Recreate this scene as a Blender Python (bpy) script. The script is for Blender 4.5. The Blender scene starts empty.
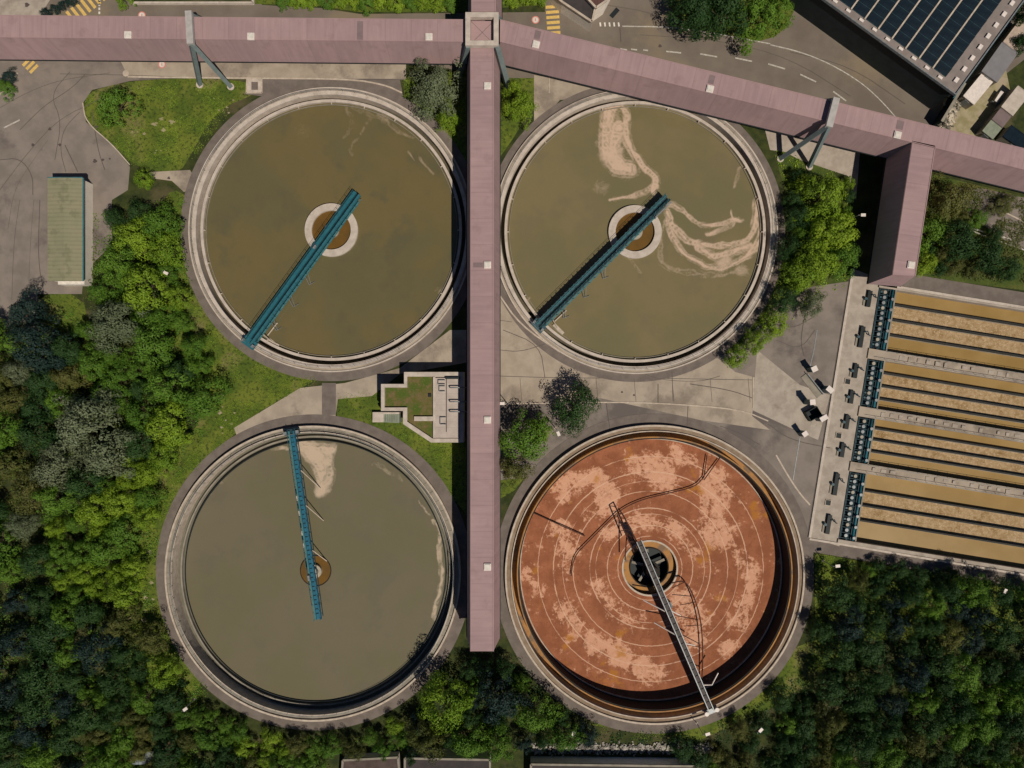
import bpy, bmesh, math, random
from mathutils import Vector, Matrix, noise
from mathutils.geometry import delaunay_2d_cdt
random.seed(7)
SC = bpy.context.scene
COL = SC.collection
H = 142.0            # drone height above the ground, metres
S = 0.2              # metres on the ground per map unit

# ---------------------------------------------------------------- camera
cd = bpy.data.cameras.new('camera'); cam = bpy.data.objects.new('camera', cd); COL.objects.link(cam)
cam.location = (0, 0, H); cam.rotation_euler = (0, 0, 0)
cd.sensor_width = 36; cd.lens = 36 * H / 204.8
cd.clip_start = 1; cd.clip_end = 8000
SC.camera = cam
# ---------------------------------------------------------------- sky
TO_SUN = Vector((.38, -.50, 1)).normalized()
el = math.asin(TO_SUN.z); az = math.atan2(TO_SUN.x, TO_SUN.y)
w = bpy.data.worlds.new('World'); SC.world = w; w.use_nodes = True
nt = w.node_tree; bg = nt.nodes['Background']
sky = nt.nodes.new('ShaderNodeTexSky'); sky.sky_type = 'NISHITA'; sky.sun_disc = False
sky.sun_elevation = el; sky.sun_rotation = az; sky.altitude = 2500; sky.dust_density = .3; sky.ozone_density = 4
nt.links.new(sky.outputs[0], bg.inputs[0]); bg.inputs[1].default_value = 0.05
# ---------------------------------------------------------------- sun
sd = bpy.data.lights.new('sun', 'SUN'); sd.energy = 5.0; sd.angle = math.radians(.5); sd.color = (1, .9, .77)
so = bpy.data.objects.new('sun', sd); COL.objects.link(so)
so.rotation_euler = TO_SUN.to_track_quat('Z', 'Y').to_euler(); so.location = (60, -80, 160)
SC.view_settings.view_transform = 'Standard'; SC.view_settings.look = 'None'
SC.view_settings.exposure = -0.50; SC.view_settings.gamma = 1

# ---------------------------------------------------------------- helpers
def P(px, py, z=0.0):
    """plan coordinates of a map reading taken at height z"""
    k = S * (H - z) / H
    return Vector(((px - 512) * k, (384 - py) * k, z))
def G(px, py):
    p = P(px, py); return (p.x, p.y)

def mat(name, c1, c2=None, scale=1.0, rough=.85, bump=0., detail=6, c3=None, s3=.08, w3=(.5, .62),
        metal=0., spec=.3, w=(.35, .65), vec=None, rib=None, speck=None, bs=None):
    m = bpy.data.materials.new(name); m.use_nodes = True
    n = m.node_tree.nodes; l = m.node_tree.links; b = n['Principled BSDF']
    b.inputs['Roughness'].default_value = rough; b.inputs['Metallic'].default_value = metal
    b.inputs['Specular IOR Level'].default_value = spec
    tc = n.new('ShaderNodeTexCoord')
    co = tc.outputs['Object']
    def rgb(c):
        r = n.new('ShaderNodeRGB'); r.outputs[0].default_value = (*c, 1); return r.outputs[0]
    def nz(sc, d=detail, rg=.6, dist=0):
        t = n.new('ShaderNodeTexNoise'); t.inputs['Scale'].default_value = sc; t.inputs['Detail'].default_value = d
        t.inputs['Roughness'].default_value = rg; t.inputs['Distortion'].default_value = dist
        l.new(co, t.inputs['Vector']); return t.outputs['Fac']
    def ramp(f, a, b_):
        t = n.new('ShaderNodeMapRange'); t.interpolation_type = 'SMOOTHSTEP'
        t.inputs['From Min'].default_value = a; t.inputs['From Max'].default_value = b_
        l.new(f, t.inputs['Value']); return t.outputs[0]
    def mix(f, a, b_, mode='MIX'):
        t = n.new('ShaderNodeMix'); t.data_type = 'RGBA'; t.blend_type = mode
        if isinstance(f, float): t.inputs[0].default_value = f
        else: l.new(f, t.inputs[0])
        l.new(a, t.inputs[6]); l.new(b_, t.inputs[7]); return t.outputs[2]
    m['_'] = 0
    c = rgb(c1)
    if c2: c = mix(ramp(nz(scale), *w), c, rgb(c2))
    if c3: c = mix(ramp(nz(s3, 8, .65), *w3), c, rgb(c3))
    if speck:   # (colour, scale, lo, hi)
        c = mix(ramp(nz(speck[1], 3, .7), speck[2], speck[3]), c, rgb(speck[0]))
    if rib:     # (axis, period, depth)
        sx = n.new('ShaderNodeSeparateXYZ'); l.new(co, sx.inputs[0])
        a = n.new('ShaderNodeMath'); a.operation = 'MULTIPLY'; l.new(sx.outputs[rib[0]], a.inputs[0]); a.inputs[1].default_value = 1 / rib[1]
        fr = n.new('ShaderNodeMath'); fr.operation = 'FRACT'; l.new(a.outputs[0], fr.inputs[0])
        lt = n.new('ShaderNodeMath'); lt.operation = 'LESS_THAN'; l.new(fr.outputs[0], lt.inputs[0]); lt.inputs[1].default_value = rib[3] if len(rib) > 3 else .22
        dk = mix(1.0, c, rgb((rib[2],) * 3), 'MULTIPLY')
        c = mix(lt.outputs[0], c, dk)
    l.new(c, b.inputs['Base Color'])
    if bump:
        bp = n.new('ShaderNodeBump'); bp.inputs['Strength'].default_value = min(1, bump); bp.inputs['Distance'].default_value = bs or .1
        l.new(nz((scale or 1) * 3, 8, .7), bp.inputs['Height']); l.new(bp.outputs[0], b.inputs['Normal'])
    return m

def tag(o, label=None, cat=None, group=None, kind=None):
    if label: o['label'] = label
    if cat: o['category'] = cat
    if group: o['group'] = group
    if kind: o['kind'] = kind
    return o
def thing(name, label, cat, loc=(0, 0, 0), rz=0, group=None):
    o = bpy.data.objects.new(name, None); COL.objects.link(o); o.empty_display_size = .5
    o.location = loc; o.rotation_euler = (0, 0, rz); return tag(o, label, cat, group)
def link(name, me, m, parent=None, smooth=False):
    o = bpy.data.objects.new(name, me); COL.objects.link(o)
    if m is not None:
        for mm in (m if isinstance(m, list) else [m]): me.materials.append(mm)
    if parent: o.parent = parent
    if smooth:
        for f in me.polygons: f.use_smooth = True
    return o
def dup(root, loc, rz=None, sc=None, label=None):
    r = root.copy(); COL.objects.link(r); r.location = loc
    if rz is not None: r.rotation_euler = (0, 0, rz)
    if sc is not None: r.scale = sc if hasattr(sc, '__len__') else (sc,) * 3
    if label: r['label'] = label
    for ch in KIDS.get(root.name, []) or [c for c in root.children]:
        c = ch.copy(); COL.objects.link(c); c.parent = r
        for g in ch.children:
            d = g.copy(); COL.objects.link(d); d.parent = c
    return r
KIDS = {}

class MB:
    def __init__(s): s.v = []; s.f = []
    def add(s, vs, fs):
        b = len(s.v); s.v += [tuple(v) for v in vs]; s.f += [tuple(i + b for i in f) for f in fs]; return s
    def box(s, x0, x1, y0, y1, z0, z1, M=None):
        vs = [Vector(p) for p in ((x0, y0, z0), (x1, y0, z0), (x1, y1, z0), (x0, y1, z0), (x0, y0, z1), (x1, y0, z1), (x1, y1, z1), (x0, y1, z1))]
        if M is not None: vs = [M @ v for v in vs]
        return s.add(vs, [(3, 2, 1, 0), (4, 5, 6, 7), (0, 1, 5, 4), (1, 2, 6, 5), (2, 3, 7, 6), (3, 0, 4, 7)])
    def beam(s, a, b, w, h, up=Vector((0, 0, 1))):
        a = Vector(a); b = Vector(b); d = (b - a); L = d.length; d.normalize()
        x = d.cross(up)
        if x.length < 1e-4: x = Vector((1, 0, 0))
        x.normalize(); u = x.cross(d)
        vs = []
        for p in (a, b):
            for (i, j) in ((-1, -1), (1, -1), (1, 1), (-1, 1)): vs.append(p + x * i * w / 2 + u * j * h / 2)
        return s.add(vs, [(0, 1, 2, 3), (7, 6, 5, 4), (0, 4, 5, 1), (1, 5, 6, 2), (2, 6, 7, 3), (3, 7, 4, 0)])
    def prism(s, pts, z0, z1):
        n = len(pts)
        ar = sum(pts[i][0] * pts[(i + 1) % n][1] - pts[(i + 1) % n][0] * pts[i][1] for i in range(n))
        if ar < 0: pts = pts[::-1]
        vs = [(p[0], p[1], z0) for p in pts] + [(p[0], p[1], z1) for p in pts]
        fs = [tuple(range(n - 1, -1, -1)), tuple(range(n, 2 * n))]
        fs += [(i, (i + 1) % n, n + (i + 1) % n, n + i) for i in range(n)]
        return s.add(vs, fs)
    def ring(s, r0, r1, z0, z1, n=192, a0=0, a1=2 * math.pi):
        full = abs(a1 - a0 - 2 * math.pi) < 1e-6; m = n if full else n + 1
        vs = []
        for i in range(m):
            a = a0 + (a1 - a0) * i / n; c, q = math.cos(a), math.sin(a)
            vs += [(r0 * c, r0 * q, z0), (r1 * c, r1 * q, z0), (r1 * c, r1 * q, z1), (r0 * c, r0 * q, z1)]
        fs = []
        for i in range(n):
            j = ((i + 1) % m) * 4; k = i * 4
            fs += [(k + 1, j + 1, j + 2, k + 2), (k + 2, j + 2, j + 3, k + 3), (k + 3, j + 3, j, k), (k, j, j + 1, k + 1)]
        return s.add(vs, fs)
    def cyl(s, x, y, r, z0, z1, n=24, r2=None, top=True):
        r2 = r if r2 is None else r2
        vs = [(x + r * math.cos(2 * math.pi * i / n), y + r * math.sin(2 * math.pi * i / n), z0) for i in range(n)]
        vs += [(x + r2 * math.cos(2 * math.pi * i / n), y + r2 * math.sin(2 * math.pi * i / n), z1) for i in range(n)]
        fs = [(i, (i + 1) % n, n + (i + 1) % n, n + i) for i in range(n)] + [tuple(range(n, 2 * n)), tuple(range(n - 1, -1, -1))]
        return s.add(vs, fs)
    def tube(s, pts, r, n=8, r2=None):
        pts = [Vector(p) for p in pts]; m = len(pts); base = len(s.v); vs = []
        for i, p in enumerate(pts):
            d = (pts[min(i + 1, m - 1)] - pts[max(i - 1, 0)]).normalized()
            x = d.cross(Vector((0, 0, 1)));
            if x.length < .05: x = Vector((1, 0, 0))
            x.normalize(); y = x.cross(d)
            rr = r if r2 is None else r + (r2 - r) * i / (m - 1)
            for k in range(n):
                a = 2 * math.pi * k / n; vs.append(p + x * rr * math.cos(a) + y * rr * math.sin(a))
        fs = [(i * n + k, i * n + (k + 1) % n, (i + 1) * n + (k + 1) % n, (i + 1) * n + k) for i in range(m - 1) for k in range(n)]
        fs += [tuple(range(n - 1, -1, -1)), tuple((m - 1) * n + k for k in range(n))]
        return s.add(vs, fs)
    def build(s, name, m, parent=None, smooth=False):
        me = bpy.data.meshes.new(name); me.from_pydata(s.v, [], s.f); me.update()
        bm = bmesh.new(); bm.from_mesh(me); bmesh.ops.recalc_face_normals(bm, faces=bm.faces); bm.to_mesh(me); bm.free()
        return link(name, me, m, parent, smooth)

def circle(cx, cy, r, n=160):      # map units -> plan points
    return [G(cx + r * math.cos(2 * math.pi * i / n), cy + r * math.sin(2 * math.pi * i / n)) for i in range(n)]
def inside(p, poly):
    x, y = p; c = False; n = len(poly); j = n - 1
    for i in range(n):
        xi, yi = poly[i]; xj, yj = poly[j]
        if (yi > y) != (yj > y) and x < (xj - xi) * (y - yi) / (yj - yi) + xi: c = not c
        j = i
    return c
def sheet_mesh(outers, holes, z):
    vs, es = [], []
    for poly in outers + holes:
        b = len(vs); n = len(poly)
        vs += [Vector(p) for p in poly]; es += [(b + i, b + (i + 1) % n) for i in range(n)]
    ov, oe, of, *_ = delaunay_2d_cdt(vs, es, [], 0, 1e-5, False)
    fs = []
    for f in of:
        c = sum((ov[i] for i in f), Vector((0, 0))) / len(f)
        if any(inside(c, p) for p in outers) and not any(inside(c, h) for h in holes): fs.append(tuple(f))
    me = bpy.data.meshes.new('sheet'); me.from_pydata([(v.x, v.y, z) for v in ov], [], fs)
    bm = bmesh.new(); bm.from_mesh(me)
    bmesh.ops.delete(bm, geom=[v for v in bm.verts if not v.link_faces], context='VERTS')
    for f in bm.faces:
        if f.normal.z < 0: f.normal_flip()
    bm.to_mesh(me); bm.free(); return me
def smooth_poly(pts, it=2, closed=True):
    for _ in range(it):
        q = []; n = len(pts)
        if closed:
            for i in range(n):
                a, b = pts[i], pts[(i + 1) % n]
                q += [(a[0] * .75 + b[0] * .25, a[1] * .75 + b[1] * .25), (a[0] * .25 + b[0] * .75, a[1] * .25 + b[1] * .75)]
        else:
            q = [pts[0]]
            for i in range(n - 1):
                a, b = pts[i], pts[i + 1]
                q += [(a[0] * .75 + b[0] * .25, a[1] * .75 + b[1] * .25), (a[0] * .25 + b[0] * .75, a[1] * .25 + b[1] * .75)]
            q.append(pts[-1])
        pts = q
    return pts
def strip(pts, w):                  # polyline in map units -> outline polygon in plan, width w metres
    q = [Vector(G(*p)) for p in pts]; L, R = [], []
    for i, p in enumerate(q):
        d = (q[min(i + 1, len(q) - 1)] - q[max(i - 1, 0)]).normalized(); n = Vector((-d.y, d.x))
        L.append(tuple(p + n * w / 2)); R.append(tuple(p - n * w / 2))
    return L + R[::-1]

# ---------------------------------------------------------------- tanks: centres and radii (map units)
T1 = (331.5, 230.2); T2 = (635, 232); T3 = (313.9, 572.4); T4 = (654, 573.6)
R1, R3, R4 = 142.0, 147.0, 149.0
HOLES = [circle(*T1, R1 - .5), circle(*T2, R1 - .5), circle(*T3, R3 - .5), circle(*T4, R4 - .5)]
# basin frame
BA = math.radians(9.2)
BO = (896, 290)
def B(u, v):                        # basin map coordinates -> map units
    return (BO[0] + u * math.cos(BA) - v * math.sin(BA), BO[1] + u * math.sin(BA) + v * math.cos(BA))
BASIN = [G(*B(-1, -1)), G(*B(260, -1)), G(*B(260, 258)), G(*B(-1, 258))]
TRENCH = [G(*B(-17, -4)), G(*B(-1.5, -4)), G(*B(-1.5, 257)), G(*B(-17, 257))]
PIT = [G(*B(-17, -4)), G(*B(-1.5, -4)), G(*B(-1.5, -1)), G(*B(260, -1)), G(*B(260, 258)), G(*B(-1.5, 258)), G(*B(-17, 258))]

# ---------------------------------------------------------------- materials
M = {}
M['grass'] = mat('grass', (.045, .075, .012), (.085, .11, .02), .35, .95, .6, c3=(.13, .115, .035), s3=.09, w3=(.52, .68), speck=(.025, .045, .01) and ((.03, .05, .008), 2.2, .5, .7))
M['soil'] = mat('soil', (.05, .06, .014), (.022, .034, .008), .5, .95, .8, c3=(.085, .075, .035), s3=.12, w3=(.52, .66))
M['lawn'] = mat('lawn', (.075, .115, .013), (.145, .175, .022), .22, .95, .8, detail=10, w=(.4, .62), c3=(.17, .15, .06), s3=.11, w3=(.53, .68), speck=((.035, .055, .008), 1.6, .48, .66), bs=.3)
M['bare'] = mat('bare', (.36, .31, .20), (.25, .22, .11), .5, .95, .3, c3=(.36, .3, .21), s3=.3)
M['asphalt'] = mat('asphalt', (.19, .162, .14), (.245, .208, .178), .25, .9, .25, c3=(.13, .11, .10), s3=.06, w3=(.5, .62), speck=((.24, .21, .18), 7, .6, .78))
M['asphalt2'] = mat('asphalt_dark', (.14, .115, .10), (.18, .15, .13), .5, .9, .25, speck=((.22, .19, .16), 6, .6, .8))
M['road'] = mat('road', (.15, .125, .102), (.19, .16, .13), .12, .9, .2, c3=(.22, .175, .12), s3=.05, w3=(.5, .65), speck=((.23, .2, .16), 5, .62, .8))
M['pave'] = mat('pavement', (.41, .345, .27), (.33, .275, .215), .3, .88, .2, c3=(.23, .19, .15), s3=.10, w3=(.5, .64), speck=((.36, .31, .25), 4, .58, .75))
M['concrete'] = mat('concrete', (.42, .365, .305), (.33, .28, .23), .5, .85, .2, c3=(.26, .22, .175), s3=.2, w3=(.55, .7), speck=((.22, .19, .15), 5, .62, .8))
M['pale'] = mat('pale_concrete', (.56, .49, .42), (.45, .39, .33), .8, .8, .1, c3=(.36, .31, .25), s3=.5, w3=(.56, .72), speck=((.3, .26, .22), 4, .6, .8))
M['curb'] = mat('curb_stone', (.55, .47, .38), (.42, .35, .28), 1, .8)
M['white'] = mat('white_paint', (.72, .68, .62), (.6, .56, .5), 2, .6)
M['yellow'] = mat('yellow_paint', (.72, .5, .16), (.6, .4, .12), 2, .7)
M['linep'] = mat('line_paint', (.56, .53, .47), (.36, .33, .29), 3, .7)
M['crack'] = mat('tar_seam', (.105, .09, .08), None, 1, .8)
M['wallc'] = mat('tank_wall', (.30, .27, .22), (.22, .2, .16), .5, .85, .1)
M['chan'] = mat('channel_floor', (.085, .075, .045), (.06, .055, .035), .6, .6, c3=(.12, .10, .06), s3=.15)
M['chan3'] = mat('channel_floor_green', (.17, .16, .12), (.13, .125, .09), .6, .6)
M['rustshade'] = mat('shaded_rust_wall', (.03, .024, .02), (.02, .02, .018), .8, .85)  # rust walls toned almost black, shade inside the tank put into the colour
M['rusttrack'] = mat('rusty_track', (.27, .21, .15), (.22, .15, .10), .6, .8)
M['rustchan'] = mat('rusty_channel', (.42, .21, .06), (.33, .17, .07), .5, .8, c3=(.2, .13, .08), s3=.3)
M['teal'] = mat('teal_steel', (.012, .10, .14), (.02, .135, .17), 1.5, .5, spec=.4)
M['teal_light'] = mat('teal_light_steel', (.05, .185, .21), (.035, .14, .165), 1.5, .5, spec=.4)
M['teal_dark'] = mat('teal_dark_steel', (.008, .030, .042), (.014, .048, .062), 1.5, .6)
M['slate'] = mat('slate_steel', (.018, .055, .075), (.04, .10, .12), 2, .5, spec=.4)
M['blue'] = mat('blue_steel', (.01, .10, .175), (.018, .14, .22), 1.2, .5)
M['grating'] = mat('grating', (.02, .03, .035), (.035, .05, .055), 4, .7)
M['galv'] = mat('galvanised', (.27, .29, .30), (.19, .21, .22), 2, .5, metal=.3)
M['leg'] = mat('grey_green_steel', (.17, .21, .21), (.14, .18, .18), 1, .6)
M['beamp'] = mat('pale_grey_steel', (.46, .44, .42), (.38, .37, .35), 1, .6)
M['black'] = mat('black_steel', (.012, .018, .02), None, 1, .6)
M['dark'] = mat('dark_cladding', (.010, .018, .022), (.016, .026, .03), .6, .6)
M['hatch'] = mat('hatch_white', (.78, .70, .64), (.66, .6, .55), 2, .5)
M['patch'] = mat('roof_patch', (.20, .145, .15), (.23, .17, .17), 1, .8)
def pink(name, k=1., rib=None):
    return mat(name, (.385 * k, .262 * k, .262 * k), (.35 * k, .24 * k, .245 * k), .12, .75, rib=rib, c3=(.31 * k, .21 * k, .205 * k), s3=.35, w3=(.52, .75), spec=.2)
M['pinkx'] = pink('mauve_cladding_a', 1, (0, .8, .95, .12)); M['pinky'] = pink('mauve_cladding_b', 1, (1, .8, .95, .12))
M['pinkw'] = pink('mauve_wall', 1.05)
def weather(m):
    n = m.node_tree.nodes; l = m.node_tree.links; b = n['Principled BSDF']; src = b.inputs['Base Color'].links[0].from_socket
    tc = n.new('ShaderNodeTexCoord'); sx = n.new('ShaderNodeSeparateXYZ'); l.new(tc.outputs['Object'], sx.inputs[0])
    dv = n.new('ShaderNodeMath'); dv.operation = 'DIVIDE'; l.new(sx.outputs[0], dv.inputs[0]); dv.inputs[1].default_value = 4.8
    fl_ = n.new('ShaderNodeMath'); fl_.operation = 'FLOOR'; l.new(dv.outputs[0], fl_.inputs[0])
    wn = n.new('ShaderNodeTexWhiteNoise'); wn.noise_dimensions = '1D'; l.new(fl_.outputs[0], wn.inputs['W'])
    mr = n.new('ShaderNodeMapRange'); mr.inputs['To Min'].default_value = .96; mr.inputs['To Max'].default_value = 1.03; l.new(wn.outputs['Value'], mr.inputs['Value'])
    fr = n.new('ShaderNodeMath'); fr.operation = 'FRACT'; l.new(dv.outputs[0], fr.inputs[0])
    lt = n.new('ShaderNodeMath'); lt.operation = 'GREATER_THAN'; l.new(fr.outputs[0], lt.inputs[0]); lt.inputs[1].default_value = .035
    m2 = n.new('ShaderNodeMath'); m2.operation = 'MULTIPLY_ADD'; l.new(lt.outputs[0], m2.inputs[0]); m2.inputs[1].default_value = .1; m2.inputs[2].default_value = .9
    mp_ = n.new('ShaderNodeMapping'); mp_.inputs['Scale'].default_value = (.9, .12, .12); l.new(tc.outputs['Object'], mp_.inputs['Vector'])
    nz_ = n.new('ShaderNodeTexNoise'); nz_.inputs['Scale'].default_value = 1.4; nz_.inputs['Detail'].default_value = 6; l.new(mp_.outputs[0], nz_.inputs['Vector'])
    m4 = n.new('ShaderNodeMapRange'); m4.inputs['From Min'].default_value = .35; m4.inputs['From Max'].default_value = .7; m4.inputs['To Min'].default_value = .91; m4.inputs['To Max'].default_value = 1.04; l.new(nz_.outputs['Fac'], m4.inputs['Value'])
    a = n.new('ShaderNodeMath'); a.operation = 'MULTIPLY'; l.new(mr.outputs[0], a.inputs[0]); l.new(m2.outputs[0], a.inputs[1])
    b2 = n.new('ShaderNodeMath'); b2.operation = 'MULTIPLY'; l.new(a.outputs[0], b2.inputs[0]); l.new(m4.outputs[0], b2.inputs[1])
    vm = n.new('ShaderNodeVectorMath'); vm.operation = 'SCALE'; l.new(src, vm.inputs[0]); l.new(b2.outputs[0], vm.inputs['Scale']); l.new(vm.outputs[0], b.inputs['Base Color'])
weather(M['pinkx']); weather(M['pinkw'])
M['navy'] = mat('shaded_soffit', (.10, .065, .07), None, 1, .8)
M['trunk'] = mat('bark', (.10, .075, .05), (.06, .045, .03), 6, .95)

# ---------------------------------------------------------------- ground
big = 3000
ground = link('ground', sheet_mesh([[(-big, -big), (big, -big), (big, big), (-big, big)]], HOLES + [PIT], 0), M['soil'])
tag(ground, kind='structure')
ZL = [0.0]
def sheet(name, poly, m, z, sm=0, holes=None, plan=False):
    pts = [smooth_poly(p, sm) if sm else p for p in poly]
    if not plan: pts = [[G(*q) for q in p] for p in pts]
    o = link(name, sheet_mesh(pts, (holes or []) + HOLES + [PIT], z), M[m]); return tag(o, kind='structure')
L1, L2, L3, L4, L5 = .012, .024, .036, .048, .060
# lawns
sheet('lawn', [[(83, 103), (92, 90), (130, 81), (180, 78), (245, 80), (262, 92), (215, 110), (188, 160), (180, 172), (150, 171), (135, 165), (112, 144), (86, 122)]], 'lawn', L1, 2)
sheet('lawn', [[(165, 185), (195, 200), (195, 290), (235, 350), (320, 378), (300, 388), (237, 425), (170, 520), (165, 600), (215, 700), (140, 680), (115, 560), (140, 470), (215, 420), (165, 330), (150, 260)]], 'lawn', L1, 2)
sheet('lawn', [[(37, 294), (82, 294), (90, 330), (60, 335), (42, 318)]], 'lawn', L1, 1)
sheet('lawn', [[(337, 397), (375, 390), (412, 412), (470, 440), (470, 520), (440, 480), (400, 440), (337, 420)]], 'lawn', L1)
sheet('lawn', [[(404, 78), (470, 70), (470, 190), (440, 150), (404, 100)]], 'lawn', L1)
sheet('lawn', [[(498, 78), (540, 78), (540, 95), (512, 140), (498, 160)]], 'lawn', L1)
sheet('lawn', [[(498, 405), (540, 405), (575, 425), (545, 450), (515, 490), (498, 500)]], 'lawn', L1)
sheet('lawn', [[(770, 140), (850, 175), (856, 280), (815, 300), (720, 375), (750, 320), (785, 270), (788, 200)]], 'grass', L1, 1)
sheet('lawn', [[(815, 553), (1100, 605), (1100, 640), (860, 640), (790, 700), (700, 740), (590, 725), (815, 640)]], 'lawn', L1)
sheet('lawn', [[(915, 170), (1100, 215), (1100, 300), (905, 275)]], 'grass', L1)
sheet('lawn', [[(255, -40), (470, -40), (470, 12), (360, 12), (320, 6), (255, 4)], [(498, -40), (545, -40), (545, 5), (498, 8)]], 'lawn', L2)
sheet('lawn', [[(665, -40), (805, -40), (793, 22), (768, 42), (735, 38), (690, 28), (668, 10)]], 'lawn', L1 + .006, 1)
# west yard and roads
sheet('yard', [[(-120, 58), (120, 58), (405, 60), (405, 80), (245, 79), (180, 78), (130, 81), (92, 90), (83, 103), (86, 122), (112, 144), (130, 167), (128, 190), (112, 200), (112, 245), (84, 272), (82, 294), (38, 294), (36, 330), (-120, 345)]], 'asphalt', L2)
sheet('road', [[(-120, -60), (255, -60), (262, 5), (320, 8), (360, 14), (545, 12), (545, -60), (1100, -60), (1100, 0), (960, 110), (950, 160), (400, 60), (-120, 60)]], 'road', .008)
sheet('plaza', [[(-60, -40), (60, -40), (50, 0), (40, 16), (40, 40), (-60, 40)]], 'concrete', L2)
sheet('path', [[(120, 60), (406, 60), (406, 79), (246, 78), (128, 76)]], 'pave', L3)
sheet('path', [[(247, 79), (262, 79), (262, 93), (247, 93)]], 'pale', L4)
sheet('path', [[(244, 94), (262, 79.5), (400, 80), (403, 96), (330, 105)]], 'asphalt2', L3 - .006)
sheet('path', [[(251.5, 82), (258, 82), (258, 90), (251.5, 90)]], 'asphalt2', L4 + .006)
sheet('path', [[(150, 172), (190, 170), (200, 185), (184, 192), (172, 181), (150, 178)]], 'pave', L3)
sheet('path', [[(234, 428), (272, 405), (300, 388), (345, 383), (400, 368), (450, 330), (470, 330), (470, 362), (400, 374), (372, 396), (338, 399), (335, 420), (300, 423), (240, 445)]], 'pave', L3)
sheet('path', [[(322, 383), (336, 383), (336, 415), (322, 415)]], 'asphalt2', L4)
# central pavement
sheet('pavement', [[(498, 160), (540, 300), (640, 372), (735, 352), (790, 290), (858, 280), (810, 545), (720, 460), (500, 480)]], 'asphalt', L2)
sheet('pavement', [[(498, 295), (560, 352), (640, 368), (720, 358), (735, 372), (757, 378), (790, 400), (753, 407), (752, 416), (770, 430), (700, 420), (600, 398), (498, 405)]], 'pave', L3)
sheet('pavement', [[(757, 350), (800, 385), (830, 395), (818, 440), (795, 430), (752, 410)]], 'concrete', L4)
sheet('path', [[(534, 75), (560, 80), (640, 94), (560, 100), (534, 130)]], 'pave', L2)
sheet('path', [[(765, 130), (860, 150), (856, 200), (848, 176), (800, 160), (785, 152), (770, 150)]], 'concrete', L3)
# annular footpaths
for (c, r0, r1, m) in ((T1, R1, 151, 'asphalt2'), (T2, R1, 150, 'asphalt2'), (T3, R3, 158, 'asphalt2'), (T4, R4, 160, 'asphalt2')):
    poly = circle(*c, r1)
    me = sheet_mesh([poly], HOLES + [PIT], L5)
    tag(link('path', me, M[m]), kind='structure')
# strips by the basins
sheet('pavement', [[B(-46, -14), B(-15, -8), B(-15, 262), B(-46, 258)]], 'concrete', L3 + .004)
sheet('pavement', [[B(0, -18), B(270, -18), B(270, -1), B(0, -1)]], 'asphalt2', L3)
sheet('pavement', [[(800, 535), B(-48, 252), B(270, 259), B(270, 274), B(-40, 272), (815, 556)]], 'asphalt2', L3)
sheet('road', [[(945, 180), (1100, 215), (1100, 275), (1020, 252), (985, 225), (955, 208)]], 'asphalt', L2, 1)
sheet('yard', [[(945, 95), (1000, 40), (1010, 90), (985, 150), (930, 150)]], 'bare', L2)
rb_ = random.Random(21); pol = []
def blob(x, y, q): return [G(x + q * (1 + .45 * math.sin(3 * a + x) + .25 * math.sin(5 * a + y)) * math.cos(a), y + .8 * q * (1 + .3 * math.cos(4 * a + x)) * math.sin(a)) for a in [i * math.pi / 10 for i in range(20)]]
cand = [(rb_.gauss(159, 6), rb_.gauss(124, 4.5), rb_.uniform(.6, 3.2)) for _ in range(26)] + [(rb_.gauss(135, 4), rb_.gauss(135, 2), rb_.uniform(.5, 1.6)) for _ in range(8)] + [(rb_.gauss(156, 3), rb_.gauss(151, 2), rb_.uniform(.5, 1.7)) for _ in range(7)] \
     + [(rb_.gauss(224, 5), rb_.gauss(418, 9), rb_.uniform(.8, 3.4)) for _ in range(26)] + [(rb_.gauss(228, 8), rb_.gauss(108, 5), rb_.uniform(.5, 1.6)) for _ in range(8)] + [(rb_.gauss(135, 12), rb_.gauss(610, 25), rb_.uniform(.8, 3)) for _ in range(16)]
keep = []
for c_ in cand:
    if all(math.hypot(c_[0] - d_[0], c_[1] - d_[1]) > (c_[2] + d_[2]) * 1.75 for d_ in keep): keep.append(c_)
sheet('bare_ground', [blob(*c_) for c_ in keep], 'bare', L2 + .002, plan=True)
# kerbs and painted lines -------------------------------------------------
def kerb(name, pts, wd=.25, h=.12, m='curb', sm=2):
    q = smooth_poly(pts, sm, False) if sm else pts
    b = MB(); v = [Vector((*G(*p), h / 2)) for p in q]
    for i in range(len(v) - 1): b.beam(v[i], v[i + 1], wd, h + .02)
    return tag(b.build(name, M[m]), kind='structure')
kerb('kerb', [(128, 77), (246, 78.5), (350, 79), (385, 85), (402, 93)], .3)
kerb('kerb', [(247, 79), (246.5, 93), (262, 93), (262, 79)], .25, sm=0)
kerb('kerb', [(770, 45), (800, 52), (830, 64), (860, 82), (880, 100), (895, 117)], .2, m='linep')
kerb('kerb', [(622, 26.5), (665, 27), (700, 31), (770, 44)], .2, m='linep')
kerb('kerb', [(83, 103), (86, 122), (112, 144), (130, 165)], .2)
kerb('kerb', [(549, 76), (549, 93)], .2, sm=0)
kerb('kerb', [(498, 293), (520, 325), (560, 352)], .3)
kerb('kerb', [(500, 404), (600, 402), (660, 403), (740, 409), (768, 421)], .25)
kerb('kerb', [(499, 376), (560, 378), (640, 378), (756, 380)], .12, .03, 'crack')
kerb('kerb', [(753, 377), (753, 408)], .2, sm=0)
kerb('kerb', [(776, 455), (788, 476), (800, 494), (810, 505)], .3, .06)
kerb('kerb', [(800, 437), (796, 460), (793, 480)], .16, .06, 'galv')
kerb('kerb', [(817, 330), (814, 350), (810, 366)], .16, .06, 'galv')
kerb('kerb', [B(-46, -14), B(-46, 258)], .5, .25, 'pale', 0)
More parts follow.
